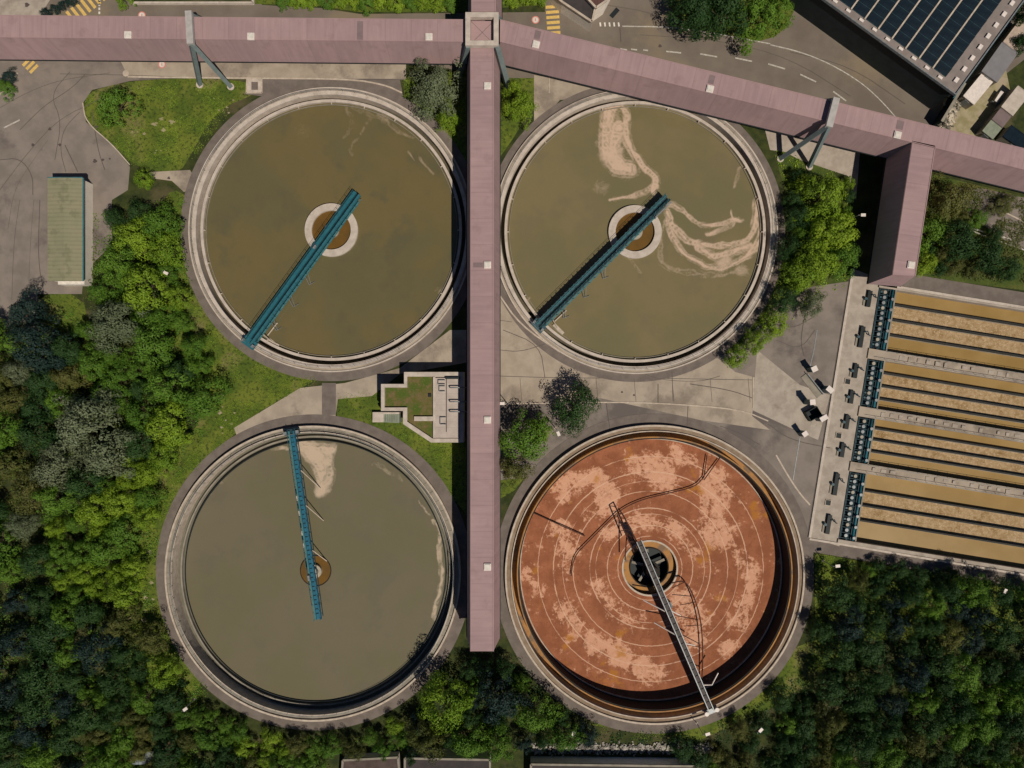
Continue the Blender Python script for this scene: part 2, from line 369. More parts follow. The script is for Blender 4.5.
kerb('kerb', [B(-47.8, -14), B(-47.8, 258)], .2, .05, 'crack', 0)
kerb('kerb', [B(0, -3), B(262, -3)], .5, .25, 'pale', 0)
kerb('kerb', [B(-46, 259.5), B(262, 261)], .4, .2, 'pale', 0)
kerb('kerb', [(0, 95), (10, 84), (18, 73)], .25, .15, 'pale')
kerb('kerb', [(965, 228), (990, 238), (1024, 250)], .2, .03, 'linep')
kerb('kerb', [(1000, 210), (1040, 230)], .25, .1, 'curb')
def marks(name, polys, m, z=L5 + .004):
    return sheet(name, polys, m, z)
def dash(x0, y0, x1, y1, wd=.28): return [p for p in strip([(x0, y0), (x1, y1)], wd)]
dl = [(620, 49, 627, 50), (631, 49.3, 637, 50), (643, 50, 648, 50.6), (666, 51.5, 681, 53), (700, 54, 717, 57), (735, 58, 752, 61.5), (768, 64, 785, 69), (800, 74.5, 816, 82), (833, 91.5, 846, 101), (4, 128, 20, 120),
      (972, 228, 983, 232), (1000, 236, 1012, 240)]
sheet('road_markings', [dash(*d) for d in dl], 'linep', L5 + .004, plan=True)
sheet('road_markings', [dash(600 + i * 4.6, 22.6, 600.6 + i * 4.6, 26.6, .32) for i in range(5)], 'white', L5 + .004, plan=True)
sheet('road_markings', [dash(98.6, 1 + i * 4, 100.4, 1 + i * 4, .5) for i in range(-3, 4)], 'white', L5 + .004, plan=True)
def zebra(cx, cy, ang, n, gap, ln, wd):
    d = Vector((math.cos(ang), math.sin(ang))); q = Vector((-d.y, d.x)); out = []
    for i in range(n):
        c = Vector((cx, cy)) + d * (i - (n - 1) / 2) * gap
        a = c + q * ln / 2; b = c - q * ln / 2; out.append(strip([tuple(a), tuple(b)], wd))
    return out
sheet('road_markings', zebra(86, 6, math.radians(-38), 7, 6.2, 15, .62), 'yellow', L5 + .004, plan=True)
sheet('road_markings', zebra(30.5, 65.5, math.radians(45), 3, 5.0, 11, .6), 'yellow', L5 + .004, plan=True)
sheet('road_markings', zebra(553, 20, math.radians(86), 6, 5.2, 13, .6), 'yellow', L5 + .004, plan=True)
for (x, y) in ((142, 15.5), (162, 64.5), (535.5, 20)):
    sheet('road_markings', [circle(x, y, 3.9, 32)], 'red' if 'red' in M else M.setdefault('red', mat('red_paint', (.62, .22, .18), None, 1, .7)) and 'red', L5 + .004, plan=True)
    sheet('road_markings', [circle(x, y, 2.9, 32)], 'white', L5 + .010, plan=True)
    sheet('road_markings', [dash(x, y - 1.4, x, y + 1.4, .18)], 'red', L5 + .016, plan=True)
# tar seams, stains and old tyre arcs on the paving
rr = random.Random(3)
seams = []
for pts in ([(60, 74), (120, 75), (180, 77)], [(20, 130), (45, 105), (70, 90), (85, 75)], [(55, 160), (62, 120), (50, 95), (70, 72)], [(0, 160), (20, 158), (33, 175), (33, 195)],
            [(503, 330), (540, 345), (545, 378)], [(640, 372), (660, 380), (700, 382), (720, 376)], [(776, 340), (800, 350), (815, 330)], [(690, 384), (730, 390), (752, 398)],
            [(770, 318), (790, 330), (812, 318)], [(586, 380), (586, 402)], [(658, 384), (658, 404)], [(672, 372), (673, 401)], [(610, 430), (606, 402)], [(687, 427), (688, 405)],
            [(768, 424), (790, 440), (830, 448)], [(760, 445), (740, 433), (720, 426)], [(620, 28), (621, 42)], [(65, 145), (78, 172)], [(40, 200), (38, 260), (44, 292)], [(92, 110), (98, 150), (105, 170)]):
    seams.append(strip(smooth_poly(pts, 2, False), rr.uniform(.08, .16)))
for i in range(7):
    seams.append(strip([(520 + i * 38, 378), (522 + i * 38, 402)], .07))
for pts in ([(0, 190), (30, 150), (60, 118), (100, 100), (118, 84)], [(8, 230), (14, 190), (30, 165), (48, 140)], [(66, 172), (60, 150), (64, 128), (80, 112)], [(0, 108), (28, 92), (60, 80), (110, 73)], [(12, 300), (14, 240), (20, 200)], [(28, 320), (30, 250), (34, 200)],
            [(500, 350), (520, 352), (545, 344)], [(498, 320), (512, 322)], [(600, 4), (660, 14), (700, 40)], [(790, 52), (850, 66), (905, 104)], [(640, 35), (720, 40), (790, 58), (850, 96)], [(808, 300), (800, 340), (804, 356)], [(515, 100), (530, 90)]):
    seams.append(strip(smooth_poly(pts, 2, False), rr.uniform(.04, .12)))
sheet('tar_seams', seams, 'crack', L5 + .006, plan=True)
M['stain'] = mat('stain', (.09, .07, .065), None, 1, .9)
st = []
for (x, y, r) in ((50, 129, 1.6), (33, 145, 1.6), (60, 145, 1.5), (95, 161, 2), (103, 160, 1.3), (110, 159, 1), (97, 127, 1.2), (169, 178, 1.4), (27, 5, 2.2), (660, 46, 1.6), (1007, 44, 1), (542, 413, 1.4), (531, 409, 1.4), (634, 395, 1), (622, 392, 1)):
    st.append([G(x + r * (1 + .35 * math.sin(3 * a + x)) * math.cos(a), y + r * math.sin(a)) for a in [i * math.pi / 8 for i in range(16)]])
sheet('stains', st, 'stain', L5 + .008, plan=True)
sheet('manhole', [circle(126, 73.5, 3.2, 24)], 'curb', L5 + .010, plan=True)
sheet('dark_rect', [strip([(611, 17), (618, 9)], .9)], 'black', L5 + .010, plan=True)  # flat black rectangle on the road

# ---------------------------------------------------------------- water surfaces with floating foam
def seg_d(p, a, b):
    ab = b - a; t = max(0, min(1, (p - a).dot(ab) / max(1e-9, ab.length_squared))); return (p - a - ab * t).length
def liquid_mat(name, base, base2, foam, rough=.22):
    g_ = sum(base) / 3; m = mat(name, base, base2, .045, rough, detail=6, spec=.4, w=(.4, .6), c3=tuple(c * .82 + g_ * .10 for c in base2), s3=.11, w3=(.5, .66), bump=.12, bs=.03)
    n = m.node_tree.nodes; l = m.node_tree.links; b = n['Principled BSDF']
    at = n.new('ShaderNodeAttribute'); at.attribute_name = 'foam'
    tc = n.new('ShaderNodeTexCoord')
    t = n.new('ShaderNodeTexNoise'); t.inputs['Scale'].default_value = .34; t.inputs['Detail'].default_value = 10; t.inputs['Roughness'].default_value = .68; t.inputs['Distortion'].default_value = 3.2
    l.new(tc.outputs['Object'], t.inputs['Vector'])
    ad = n.new('ShaderNodeMath'); ad.operation = 'ADD'; l.new(at.outputs['Fac'], ad.inputs[0])
    mu = n.new('ShaderNodeMath'); mu.operation = 'MULTIPLY_ADD'; l.new(t.outputs['Fac'], mu.inputs[0]); mu.inputs[1].default_value = 1.0; mu.inputs[2].default_value = -.5
    l.new(mu.outputs[0], ad.inputs[1])
    mr = n.new('ShaderNodeMapRange'); mr.interpolation_type = 'SMOOTHSTEP'; mr.inputs['From Min'].default_value = .12; mr.inputs['From Max'].default_value = 1.1
    l.new(ad.outputs[0], mr.inputs['Value'])
    src = b.inputs['Base Color'].links[0].from_socket
    mx = n.new('ShaderNodeMix'); mx.data_type = 'RGBA'; l.new(mr.outputs[0], mx.inputs[0]); l.new(src, mx.inputs[6]); mx.inputs[7].default_value = (*foam, 1)
    l.new(mx.outputs[2], b.inputs['Base Color'])
    r2 = n.new('ShaderNodeMapRange'); r2.inputs['To Min'].default_value = rough; r2.inputs['To Max'].default_value = .9; l.new(mr.outputs[0], r2.inputs['Value']); l.new(r2.outputs[0], b.inputs['Roughness'])
    return m
def disc_grid(name, r, zfun, m, fun, parent=None, nr=90, na=220, r0=0.):
    vs = []; fs = []; val = []
    for i in range(nr + 1):
        rr_ = r0 + (r - r0) * i / nr
        for j in range(na):
            a = 2 * math.pi * j / na; x, y = rr_ * math.cos(a), rr_ * math.sin(a)
            vs.append((x, y, zfun(rr_)));
            val.append(fun(x, y))
    for i in range(nr):
        for j in range(na):
            a, b = i * na + j, i * na + (j + 1) % na
            fs.append((a, a + na, b + na, b))
    me = bpy.data.meshes.new(name); me.from_pydata(vs, [], fs)
    at = me.attributes.new('foam', 'FLOAT', 'POINT'); at.data.foreach_set('value', val)
    o = link(name, me, m, parent, True); return o
def foam_field(center, zw, lines, blobs=()):
    LN = []
    for pts, w0, w1, s in lines:
        q = [P(x, y, zw).to_2d() for x, y in smooth_poly(pts, 2, False)]
        LN.append((q, w0, w1, s))
    BL = [(P(x, y, zw).to_2d(), r * S, s) for x, y, r, s in blobs]
    c = Vector(center)
    def f(x, y):
        p = Vector((x, y)) + c
        wv = noise.noise_vector(Vector((p.x * .16, p.y * .16, 1.7))); wv2 = noise.noise_vector(Vector((p.x * .6, p.y * .6, 4.7)))
        p = p + Vector((wv.x, wv.y)) * 1.3 + Vector((wv2.x, wv2.y)) * .35
        v = 0
        for q, w0, w1, s in LN:
            n = len(q) - 1
            for i in range(n):
                d = seg_d(p, q[i], q[i + 1]); wd = (w0 + (w1 - w0) * i / n) * S
                if d < wd * 1.6: v = max(v, s * (1 - (d / (wd * 1.6)) ** 2) * (.80 + .30 * math.sin(d * 8.5 + wv.x * 9 + wv2.x * 3)))
        for q, r, s in BL:
            d = (p - q).length
            if d < r * 1.4: v = max(v, s * (1 - (d / (r * 1.4)) ** 2))
        return v
    return f

# ---------------------------------------------------------------- clarifiers
ZR, ZW = 1.0, -1.4
ZA = {'A': -.35, 'B': ZW, 'C': ZW}
def tank(c, R, kind, label):
    x, y = G(*c)
    ZR = .6 if kind == 'A' else 1.0
    t = thing('clarifier_tank', label, 'clarifier', (x, y, 0))
    r = R * S
    if kind == 'A':
        MB().ring(r - .28, r, -5, .6, 256).build('edge_kerb', M['pale'], t)
        MB().ring(r - .72, r - .28, -5, .42, 256).build('wheel_track', M['pave'], t)
        MB().ring(r - 1.5, r - .72, -5, .6, 256).build('outer_wall', M['pale'], t)
        MB().ring(26.1, r - 1.5, -5, -1.7, 256).build('channel_floor', M['chan'], t)
        MB().ring(25.55, 26.1, -2.6, .25, 256).build('weir_wall', M['pale'], t)
        MB().ring(25.1, 25.2, -1.5, -.1, 256).build('scum_baffle', M['wallc'], t)
        for i in range(24):
            a = 2 * math.pi * i / 24
            MB().box(25.2, 25.56, -.08, .08, -.2, .2, Matrix.Rotation(a, 4, 'Z')).build('baffle_bracket', M['curb'], t)
        b = MB()
    else:
        MB().ring(r - .35, r, -7, ZR, 256).build('outer_wall', M['curb'], t)
        b = MB().ring(r - 1.15, r - .35, -7, ZR - .35, 256)
        if kind == 'B':
            for i in range(84):
                a = 2 * math.pi * i / 84; ca, sa = math.cos(a), math.sin(a)
                b.beam((ca * (r - 1.15), sa * (r - 1.15), ZR - .33), (ca * (r - .35), sa * (r - .35), ZR - .33), .1, .1)
        b.build('track_bed', M['wallc'] if kind == 'B' else M['rusttrack'], t)
        MB().ring(r - 1.35, r - 1.15, -7, ZR, 256).build('inner_kerb', M['curb'], t)
        if kind == 'B':
            MB().ring(26.4, r - 1.35, -7, -1.9, 256).build('channel_floor', M['chan3'], t)
            MB().ring(26.95, 27.25, -1.9, -1.2, 256).build('weir_wall', M['wallc'], t)
            MB().ring(26.25, 26.4, -2.6, -1.15, 256).build('scum_baffle', M['black'], t)
        else:
            MB().ring(27.45, r - 1.35, -7, -1.9, 256).build('channel_floor', M['rustchan'], t)
            MB().ring(27.2, 27.45, -7, .75, 256).build('weir_wall', M['rustchan'], t)
            MB().ring(26.62, 26.8, -3.6, -2.95, 256).build('bottom_rail', M['curb'], t)
            MB().ring(26.95, 27.2, -7, .6, 256).build('inner_wall', M['rustshade'], t)
    # guard rail along the rim
    rl = MB(); rr_ = r - (.8 if kind == 'A' else 1.4)
    rl.ring(rr_ - .02, rr_ + .03, ZR + .95, ZR + 1.0, 192); rl.ring(rr_ - .02, rr_ + .02, ZR + .5, ZR + .54, 192)
    for i in range(72):
        a = 2 * math.pi * i / 72; rl.cyl(rr_ * math.cos(a), rr_ * math.sin(a), .03, ZR - .3, ZR + .97, 6)
    if kind != 'C': rl.build('guard_rail', M['galv'], t)
    return t
t1 = tank(T1, R1, 'A', 'round clarifier with olive brown water beside the lawn and green roofed shed')
t2 = tank(T2, R1, 'A', 'round clarifier with olive water and pinkish foam swirls, partly under the diagonal gallery')
t3 = tank(T3, R3, 'B', 'round clarifier with grey green water and a narrow blue bridge, lower left of the four')
t4 = tank(T4, R4, 'C', 'emptied round clarifier with rust orange floor, lower right of the four')
# water
M['w1'] = liquid_mat('murky_water_brown', (.155, .122, .052), (.128, .112, .054), (.34, .26, .17))
M['w2'] = liquid_mat('murky_water_olive', (.160, .142, .072), (.195, .160, .080), (.56, .41, .30))
M['w3'] = liquid_mat('murky_water_grey', (.150, .135, .078), (.165, .145, .092), (.52, .41, .30))
def ww(c): return Vector(G(*c))
f1 = foam_field(ww(T1), ZA['A'], [([(352, 105), (370, 118), (385, 122)], 3, 2, .5), ([(345, 103), (352, 120), (344, 138)], 2, 2, .42), ([(372, 118), (360, 130), (352, 148), (356, 155)], 2, 1.2, .5),
     ([(378, 117), (395, 125), (412, 138)], 2.5, 1.5, .62), ([(404, 152), (412, 160)], 1, 1, .7), ([(418, 158), (428, 163), (434, 172)], 1.2, 1.2, .7), ([(435, 290), (446, 285)], 1.5, 1.5, .55)], [(385, 118, 6, .6), (440, 292, 3, .7), (300, 130, 9, .28)])
f2 = foam_field(ww(T2), ZA['A'], [([(598, 110), (620, 106), (626, 118), (624, 135), (632, 152), (645, 172), (655, 182), (652, 195)], 4, 4, .95), ([(610, 112), (607, 140), (610, 165), (628, 170)], 7, 8, .95),
     ([(618, 130), (614, 155), (620, 168)], 7, 8, 1.0), ([(655, 185), (645, 196), (625, 198), (610, 203)], 3, 2, .8), ([(670, 205), (688, 213), (700, 224), (720, 226), (733, 217), (745, 218)], 3, 1.6, .9),
     ([(707, 233), (720, 230), (735, 222), (732, 212)], 1.6, 1.6, .8), ([(668, 212), (676, 230), (690, 244), (712, 244), (735, 246), (752, 235), (758, 215), (757, 200)], 3.5, 3, .95),
     ([(668, 222), (680, 250), (700, 266), (725, 268), (742, 262), (756, 245), (762, 225)], 3, 3.5, .95), ([(700, 248), (715, 256), (735, 252), (748, 246)], 4, 4, .9),
     ([(665, 225), (655, 262), (690, 275), (740, 275)], 3, 3, .45), ([(735, 188), (738, 170), (745, 160)], 2, 1.5, .5), ([(640, 270), (625, 250)], 2, 2, .35), ([(525, 303), (530, 298)], 1.5, 1, .6)], [(612, 155, 12, 1.0), (725, 262, 9, .8), (600, 190, 9, .4), (745, 272, 7, .6)])
f3 = foam_field(ww(T3), ZW, [([(303, 448), (322, 448), (331, 447)], 6, 5, 1.0), ([(306, 452), (318, 470), (324, 488)], 7, 5, 1.0), ([(326, 452), (328, 470), (327, 488)], 6, 4, .85), ([(286, 449), (270, 450)], 1.6, 1.2, .8),
     ([(432, 518), (440, 540), (444, 565), (441, 590), (432, 620)], 1.8, 2.4, .85), ([(372, 460), (385, 470), (400, 480)], 3, 2, .42), ([(420, 500), (430, 512)], 1.2, 1.2, .6), ([(205, 500), (215, 490), (225, 478)], 2, 1, .45)], [(323, 489, 6, 1.1), (312, 455, 10, 1.25), (322, 462, 8, 1.0)])
for c, rad, m, f, nm in ((T1, 25.54, 'w1', f1, -.35), (T2, 25.54, 'w2', f2, -.35), (T3, 26.24, 'w3', f3, ZW)):
    o = disc_grid('water', rad, lambda r: 0, M[m], f, nr=170, na=460)
    x, y = G(*c); o.location = (x, y, nm); tag(o, kind='structure')
# still water strips in the channels are part of the channel floors
# feed wells
M['well'] = mat('well_water', (.16, .085, .018), (.12, .07, .02), .4, .3)
M['pillar'] = mat('pillar_concrete', (.42, .38, .3), (.34, .3, .24), 1, .8)
for t in (t1, t2):
    MB().ring(3.9, 5.32, -3, .25, 96).build('feed_well', M['pale'], t)
    MB().cyl(0, 0, 3.9, -3, -.28, 64).build('well_water', M['well'], t)
    MB().cyl(0, 0, 1.5, -3, .15, 40).cyl(0, 0, .9, .15, .8, 24).build('centre_column', M['pillar'], t)
MB().ring(3.0, 3.15, -3, -1.2, 96).build('feed_well', M['rustshade'], t3)
MB().cyl(0, 0, 3.0, -3, -1.3, 64).build('well_water', M['well'], t3)
MB().cyl(0, 0, 1.35, -3, -.5, 40).cyl(0, 0, .8, -.5, .3, 24).build('centre_column', M['pillar'], t3)

# --- empty tank floor
def rust_mat():
    m = mat('rust_floor', (.25, .088, .040), (.34, .125, .060), .35, .9, .2, c3=(.42, .16, .03), s3=.11, w3=(.62, .72), speck=((.2, .07, .03), 2.5, .55, .75))
    n = m.node_tree.nodes; l = m.node_tree.links; b = n['Principled BSDF']
    at = n.new('ShaderNodeAttribute'); at.attribute_name = 'foam'; tc = n.new('ShaderNodeTexCoord')
    def nz(sc, d, rg, di=0):
        t = n.new('ShaderNodeTexNoise'); t.inputs['Scale'].default_value = sc; t.inputs['Detail'].default_value = d; t.inputs['Roughness'].default_value = rg; t.inputs['Distortion'].default_value = di
        l.new(tc.outputs['Object'], t.inputs['Vector']); return t.outputs['Fac']
    def math_(op, a, b_, c=None):
        t = n.new('ShaderNodeMath'); t.operation = op
        for i, q in enumerate((a, b_, c)):
            if q is None: continue
            if isinstance(q, (int, float)): t.inputs[i].default_value = q
            else: l.new(q, t.inputs[i])
        return t.outputs[0]
    def sm(v, a, b_):
        t = n.new('ShaderNodeMapRange'); t.interpolation_type = 'SMOOTHSTEP'; t.inputs['From Min'].default_value = a; t.inputs['From Max'].default_value = b_; l.new(v, t.inputs['Value']); return t.outputs[0]
    v = math_('ADD', at.outputs['Fac'], math_('ADD', math_('MULTIPLY_ADD', nz(.30, 9, .74, .3), 2.2, -1.1), math_('MULTIPLY_ADD', nz(1.5, 6, .7), 1.1, -.55)))
    f = sm(v, .16, .44)
    src = b.inputs['Base Color'].links[0].from_socket
    def mix(fac, a, col):
        mx = n.new('ShaderNodeMix'); mx.data_type = 'RGBA'; l.new(fac, mx.inputs[0]); l.new(a, mx.inputs[6]); mx.inputs[7].default_value = (*col, 1); return mx.outputs[2]
    c = mix(f, src, (.60, .32, .20))
    c = mix(math_('MULTIPLY', sm(nz(.9, 6, .7), .5, .7), math_('MULTIPLY', f, .55)), c, (.70, .43, .30))
    # concentric construction joints
    sx = n.new('ShaderNodeVectorMath'); sx.operation = 'MULTIPLY'; l.new(tc.outputs['Object'], sx.inputs[0]); sx.inputs[1].default_value = (1, 1, 0)
    ln = n.new('ShaderNodeVectorMath'); ln.operation = 'LENGTH'; l.new(sx.outputs[0], ln.inputs[0]); rad = ln.outputs['Value']
    wob = math_('MULTIPLY_ADD', nz(1.2, 3, .6), .3, -.15); rad = math_('ADD', rad, wob)
    acc = None
    for r, wd in ((6.6, .13), (8.8, .15), (11.2, .10), (12.4, .17), (15.9, .14), (18.0, .08), (19.9, .17), (23.1, .13)):
        d = math_('ABSOLUTE', math_('SUBTRACT', rad, r), 0); k = math_('LESS_THAN', d, wd * .62)
        acc = k if acc is None else math_('MAXIMUM', acc, k)
    acc = math_('MULTIPLY', acc, sm(nz(.35, 4, .6), .3, .5)); acc = math_('MULTIPLY', acc, .8)
    c = mix(math_('MULTIPLY', sm(nz(.55, 8, .75, 1.), .52, .66), .5), c, (.17, .055, .025)); c = mix(math_('MULTIPLY', sm(nz(.16, 4, .6), .60, .68), .7), c, (.42, .17, .02)); c = mix(acc, c, (.66, .42, .29))
    l.new(c, b.inputs['Base Color']); return m
M['rustfloor'] = rust_mat()
zf = -3.7
fb = foam_field(ww(T4), zf, [([(560, 490), (590, 475), (610, 490), (605, 510)], 12, 10, .5), ([(640, 462), (660, 470), (668, 482)], 12, 12, .55), ([(675, 450), (690, 458)], 6, 8, .45), ([(712, 478), (718, 505), (712, 530), (722, 540)], 12, 12, .5),
     ([(560, 530), (570, 560)], 10, 10, .4), ([(560, 610), (572, 630)], 8, 8, .35), ([(595, 640), (615, 655), (625, 660)], 11, 11, .55), ([(640, 665), (655, 672)], 8, 9, .5), ([(735, 620), (745, 600), (752, 570)], 9, 9, .4), ([(725, 650), (735, 645)], 8, 8, .45),
     ([(680, 600), (700, 620), (690, 640)], 12, 12, .4), ([(530, 575), (540, 590)], 7, 7, .35), ([(612, 535), (635, 520), (665, 525), (690, 548)], 9, 9, .42), ([(600, 580), (612, 610), (640, 622)], 8, 8, .3)],
    [(740, 560, 12, .35)])
def zfl(r): return -4.35 + (r / 26.7) ** 1.4 * 1.05
fl = disc_grid('tank_floor', 26.95, zfl, M['rustfloor'], fb, t4, nr=110, na=300, r0=5.6)
MB().ring(5.45, 5.8, -4.7, -4.1, 96).build('sump_rim', M['curb'], t4)
MB().ring(3.9, 5.45, -5.6, -5.2, 96).build('sump_floor', M['rustchan'], t4)
MB().ring(3.9, 4.1, -7.4, -5.0, 96).build('sump_wall', M['rustshade'], t4)
MB().cyl(0, 0, 4, -7.8, -7.4, 48).build('sump_bottom', M['black'], t4)
MB().cyl(0, 0, 1.2, -7.4, 0, 32).cyl(0, 0, 1.7, -3.2, -2.6, 32).build('centre_column', M['rustshade'], t4)
b = MB()
for i in range(5):
    a = .4 + i * 1.25; b.beam((1.1 * math.cos(a), 1.1 * math.sin(a), -6), (3.6 * math.cos(a), 3.6 * math.sin(a), -6), .5, .5)
b.build('inlet_port', M['wallc'], t4)
# curved bottom scraper (dark) lying on the floor
def floorpt(px, py, dz=.35):
    z = -3.6
    for _ in range(3):
        p = P(px, py, z); r = (p.to_2d() - ww(T4)).length; z = zfl(min(26.5, r)) + dz
    return P(px, py, z)
sc = thing('floor_scraper', 'long dark curved scraper lying across the rusty floor of the emptied tank', 'scraper', (*G(*T4), -4))
loc0 = Vector((*G(*T4), -4))
def rel(pts): return [Vector(p) - loc0 for p in pts]
mp = smooth_poly([(571, 576), (574, 556), (588, 542), (604, 526), (620, 510), (640, 500), (665, 494), (695, 487), (704, 477)], 2, False)
MB().tube(rel([floorpt(*p, .5) for p in mp]), .11, 6).build('blade', M['rustdark'] if 'rustdark' in M else M.setdefault('rustdark', mat('dark_rust', (.10, .035, .018), (.05, .025, .02), 2, .8)), sc)
b = MB()
for a_, b_ in (((704, 477), (707, 455)), ((704, 480), (724, 452)), ((620, 510), (626, 520)), ((525, 509), (560, 525)), ((560, 525), (585, 536))):
    MB().tube(rel([floorpt(*a_, .6), floorpt(*b_, .5)]), .11, 6).build('strut', M['rustdark'], sc)

# ---------------------------------------------------------------- bridges
def bridge(px0, py0, px1, py1, z, style, name, label):
    """from outer (rim) end to inner end; local +x runs inwards"""
    a = P(px0, py0, z); b_ = P(px1, py1, z); d = b_ - a; L = d.length
    t = thing(name, label, 'bridge', (a.x, a.y, 0), math.atan2(d.y, d.x))
    zt = z; ZW = -1.4 if style == 'narrow' else -.4
    if style in ('solid', 'lattice'):
        g = 'teal' if style == 'solid' else 'slate'
        MB().box(0, L, .14, .80, zt - .75, zt, None).build('girder', M[g], t)
        MB().box(0, L, -.80, -.30, zt - .75, zt - .06, None).build('girder', M[g if style == 'solid' else 'teal_dark'], t)
        MB().box(.1, L - .1, -.28, .12, zt - .55, zt - .45).build('deck', M['teal_dark'], t)
        fl_ = MB().box(1, L * .97, -1.15, -.86, zt - 1.2, zt - .95)
        for i in range(int(L / 1.5)): fl_.beam((1 + i * 1.5, -.9, zt - .6), (1.7 + i * 1.5, -1.3, zt - 1.0), .08, .08)
        fl_.build('pipe_tray', M['teal_light'], t)
        rl = MB()
        for yy in (-.80, .80):
            rl.tube([(0, yy, zt + .9), (L, yy, zt + .9)], .035, 6); rl.tube([(0, yy, zt + .45), (L, yy, zt + .45)], .025, 6)
            for i in range(int(L / 1.5) + 1): rl.cyl(i * 1.5, yy, .03, zt - .1, zt + .9, 6)
        rl.build('handrail', M['teal_light'] if style == 'solid' else M['slate'], t)
        if style == 'lattice':
            tr = MB()
            for i in range(int(L / 1.2)):
                x = i * 1.2; tr.beam((x, .95, zt + .02), (x + .6, .15, zt + .02), .09, .06); tr.beam((x + .6, .15, zt + .02), (x + 1.2, .95, zt + .02), .09, .06)
                tr.beam((x, -.95, zt + .01), (x + 1.2, -.3, zt + .01), .07, .06)
            tr.tube([(0, .5, zt + .1), (L, .5, zt + .1)], .07, 6)
            tr.build('truss', M['teal_light'], t)
        c = MB().box(-.7, 1.0, -1.4, 1.4, zt - .9, zt - .35)
        c.build('end_carriage', M[g], t)
        for yy in (-1.15, 1.05): MB().box(-.25, .35, yy - .22, yy + .22, zt - .35, zt + .35).build('drive_motor', M['galv'], t)
        hs = MB().box(L - 4.6, L - .3, -1.25, -.98, zt - .7, zt + .05) if style == 'lattice' else MB().box(L * .62, L * .62 + .8, .2, .6, zt, zt + .5)
        hs.build('control_box', M['galv'], t)
        arms = MB()
        for i, fx in enumerate((.16, .32, .47)):
            x = L * fx
            arms = MB(); arms.tube([(x, -1.2, zt - .9), (x - .9, -2.4, ZW + .3)], .06, 6); arms.tube([(x - .9, -2.4, ZW + .3), (x + .3, -2.9, ZW + .25)], .05, 6)
            arms.tube([(x + .8, -1.2, zt - .9), (x - .6, -2.6, ZW + .3)], .045, 6)
            arms.build('scraper_arm', M['galv'], t)
        sk = MB(); sk.box(2.3, 3.0, -4.6, -1.9, ZW - .3, ZW + .25); sk.tube([(3, -1.2, zt - .8), (2.7, -3, ZW + .3)], .09, 6); sk.tube([(3.2, -1.6, ZW + .3), (6.4, -1.7, ZW + .3)], .14, 6)
        sk.build('scum_skimmer', M['curb'], t)
    elif style == 'narrow':
        MB().box(0, L, .30, .62, zt - .7, zt).build('girder', M['blue'], t)
        MB().box(0, L, -.62, -.30, zt - .7, zt).build('girder', M['teal_light'], t)
        MB().box(.05, L - .05, -.30, .30, zt - .5, zt - .4).build('deck', M['blue'], t)
        fr = MB().box(.8, L - .4, .72, .86, zt - 1.1, zt - .9)
        for i in range(int(L / .9)):
            x = .5 + i * .9; fr.beam((x, -.3, zt - .3), (x, .3, zt - .3), .10, .08)
            if i % 2 == 0: fr.beam((x, .6, zt - .5), (x + .3, .85, zt - 1), .07, .07)
        fr.build('cross_brace', M['teal_dark'], t)
        rl = MB()
        for yy in (-.62, .62):
            rl.tube([(0, yy, zt + .9), (L, yy, zt + .9)], .035, 6)
            for i in range(int(L / 1.5) + 1): rl.cyl(i * 1.5, yy, .03, zt - .1, zt + .9, 6)
        rl.build('handrail', M['teal_light'], t)
        MB().box(-.4, .8, -1.5, 1.5, zt - .8, zt - .3).build('end_carriage', M['teal_dark'], t)
        for yy in (-1.2, 1.2): MB().box(0, .6, yy - .3, yy + .3, zt - .3, zt + .3).build('drive_motor', M['galv'], t)
        ar = MB()
        for x, l_ in ((8.0, 5.2), (15.0, 4.6), (24, 3.6)):
            ar.tube([(x, .6, zt - .7), (x + l_ * .85, .6 + l_ * .52, ZW + .25)], .09, 6)
        for x in (13, 16, 20, 22.5): ar.box(x, x + .9, -1.15, -.75, zt - 1.3, zt - 1.0)
        ar.build('scraper_arm', M['curb'], t)
        MB().box(L * .76, L * .76 + 1, -.75, -.3, zt, zt + .6).build('control_box', M['galv'], t)
    return t, L
bridge(248, 343, 357, 193, 1.9, 'solid', 'scraper_bridge', 'wide teal scraper bridge across the brown water of the tank beside the lawn')
bridge(538, 326, 668, 197, 1.9, 'lattice', 'scraper_bridge', 'dark blue-grey latticed scraper bridge over the water with foam swirls')
tb, _L = bridge(291, 431, 318, 620, 1.9, 'narrow', 'scraper_bridge', 'narrow bright blue scraper bridge reaching over the grey green tank')
# derelict bridge over the empty tank
a = P(712, 712, 1.9); b_ = P(639, 541, 1.9); d = b_ - a; L = d.length
t = thing('scraper_bridge', 'bare grey two-railed scraper bridge above the rust orange tank floor', 'bridge', (a.x, a.y, 0), math.atan2(d.y, d.x))
for yy in (-.5, .5): MB().box(0, L, yy - .08, yy + .08, 1.3, 1.95).build('girder', M['galv'], t)
MB().box(.2, L - .2, -.44, .44, 1.35, 1.42).build('deck', M['grat2'] if 'grat2' in M else M.setdefault('grat2', mat('old_grating', (.10, .09, .085), (.07, .06, .06), 3, .8)), t)
q = MB()
for i in range(int(L / 1.4)):
    x = .5 + i * 1.4; q.beam((x, -.45, 1.5), (x, .45, 1.5), .1, .1)
    q.tube([(x, -.6, .1), (x + .7, -.6, 1.3)], .05, 5); q.tube([(x + .7, -.6, 1.3), (x + 1.4, -.6, .1)], .05, 5)
    q.tube([(x, .6, .1), (x + .7, .6, 1.3)], .05, 5); q.tube([(x + .7, .6, 1.3), (x + 1.4, .6, .1)], .05, 5)
q.tube([(.5, -.6, .1), (L - 1, -.6, .1)], .07, 6); q.tube([(.5, .6, .1), (L - 1, .6, .1)], .07, 6)
q.build('truss', M['grat2'], t)
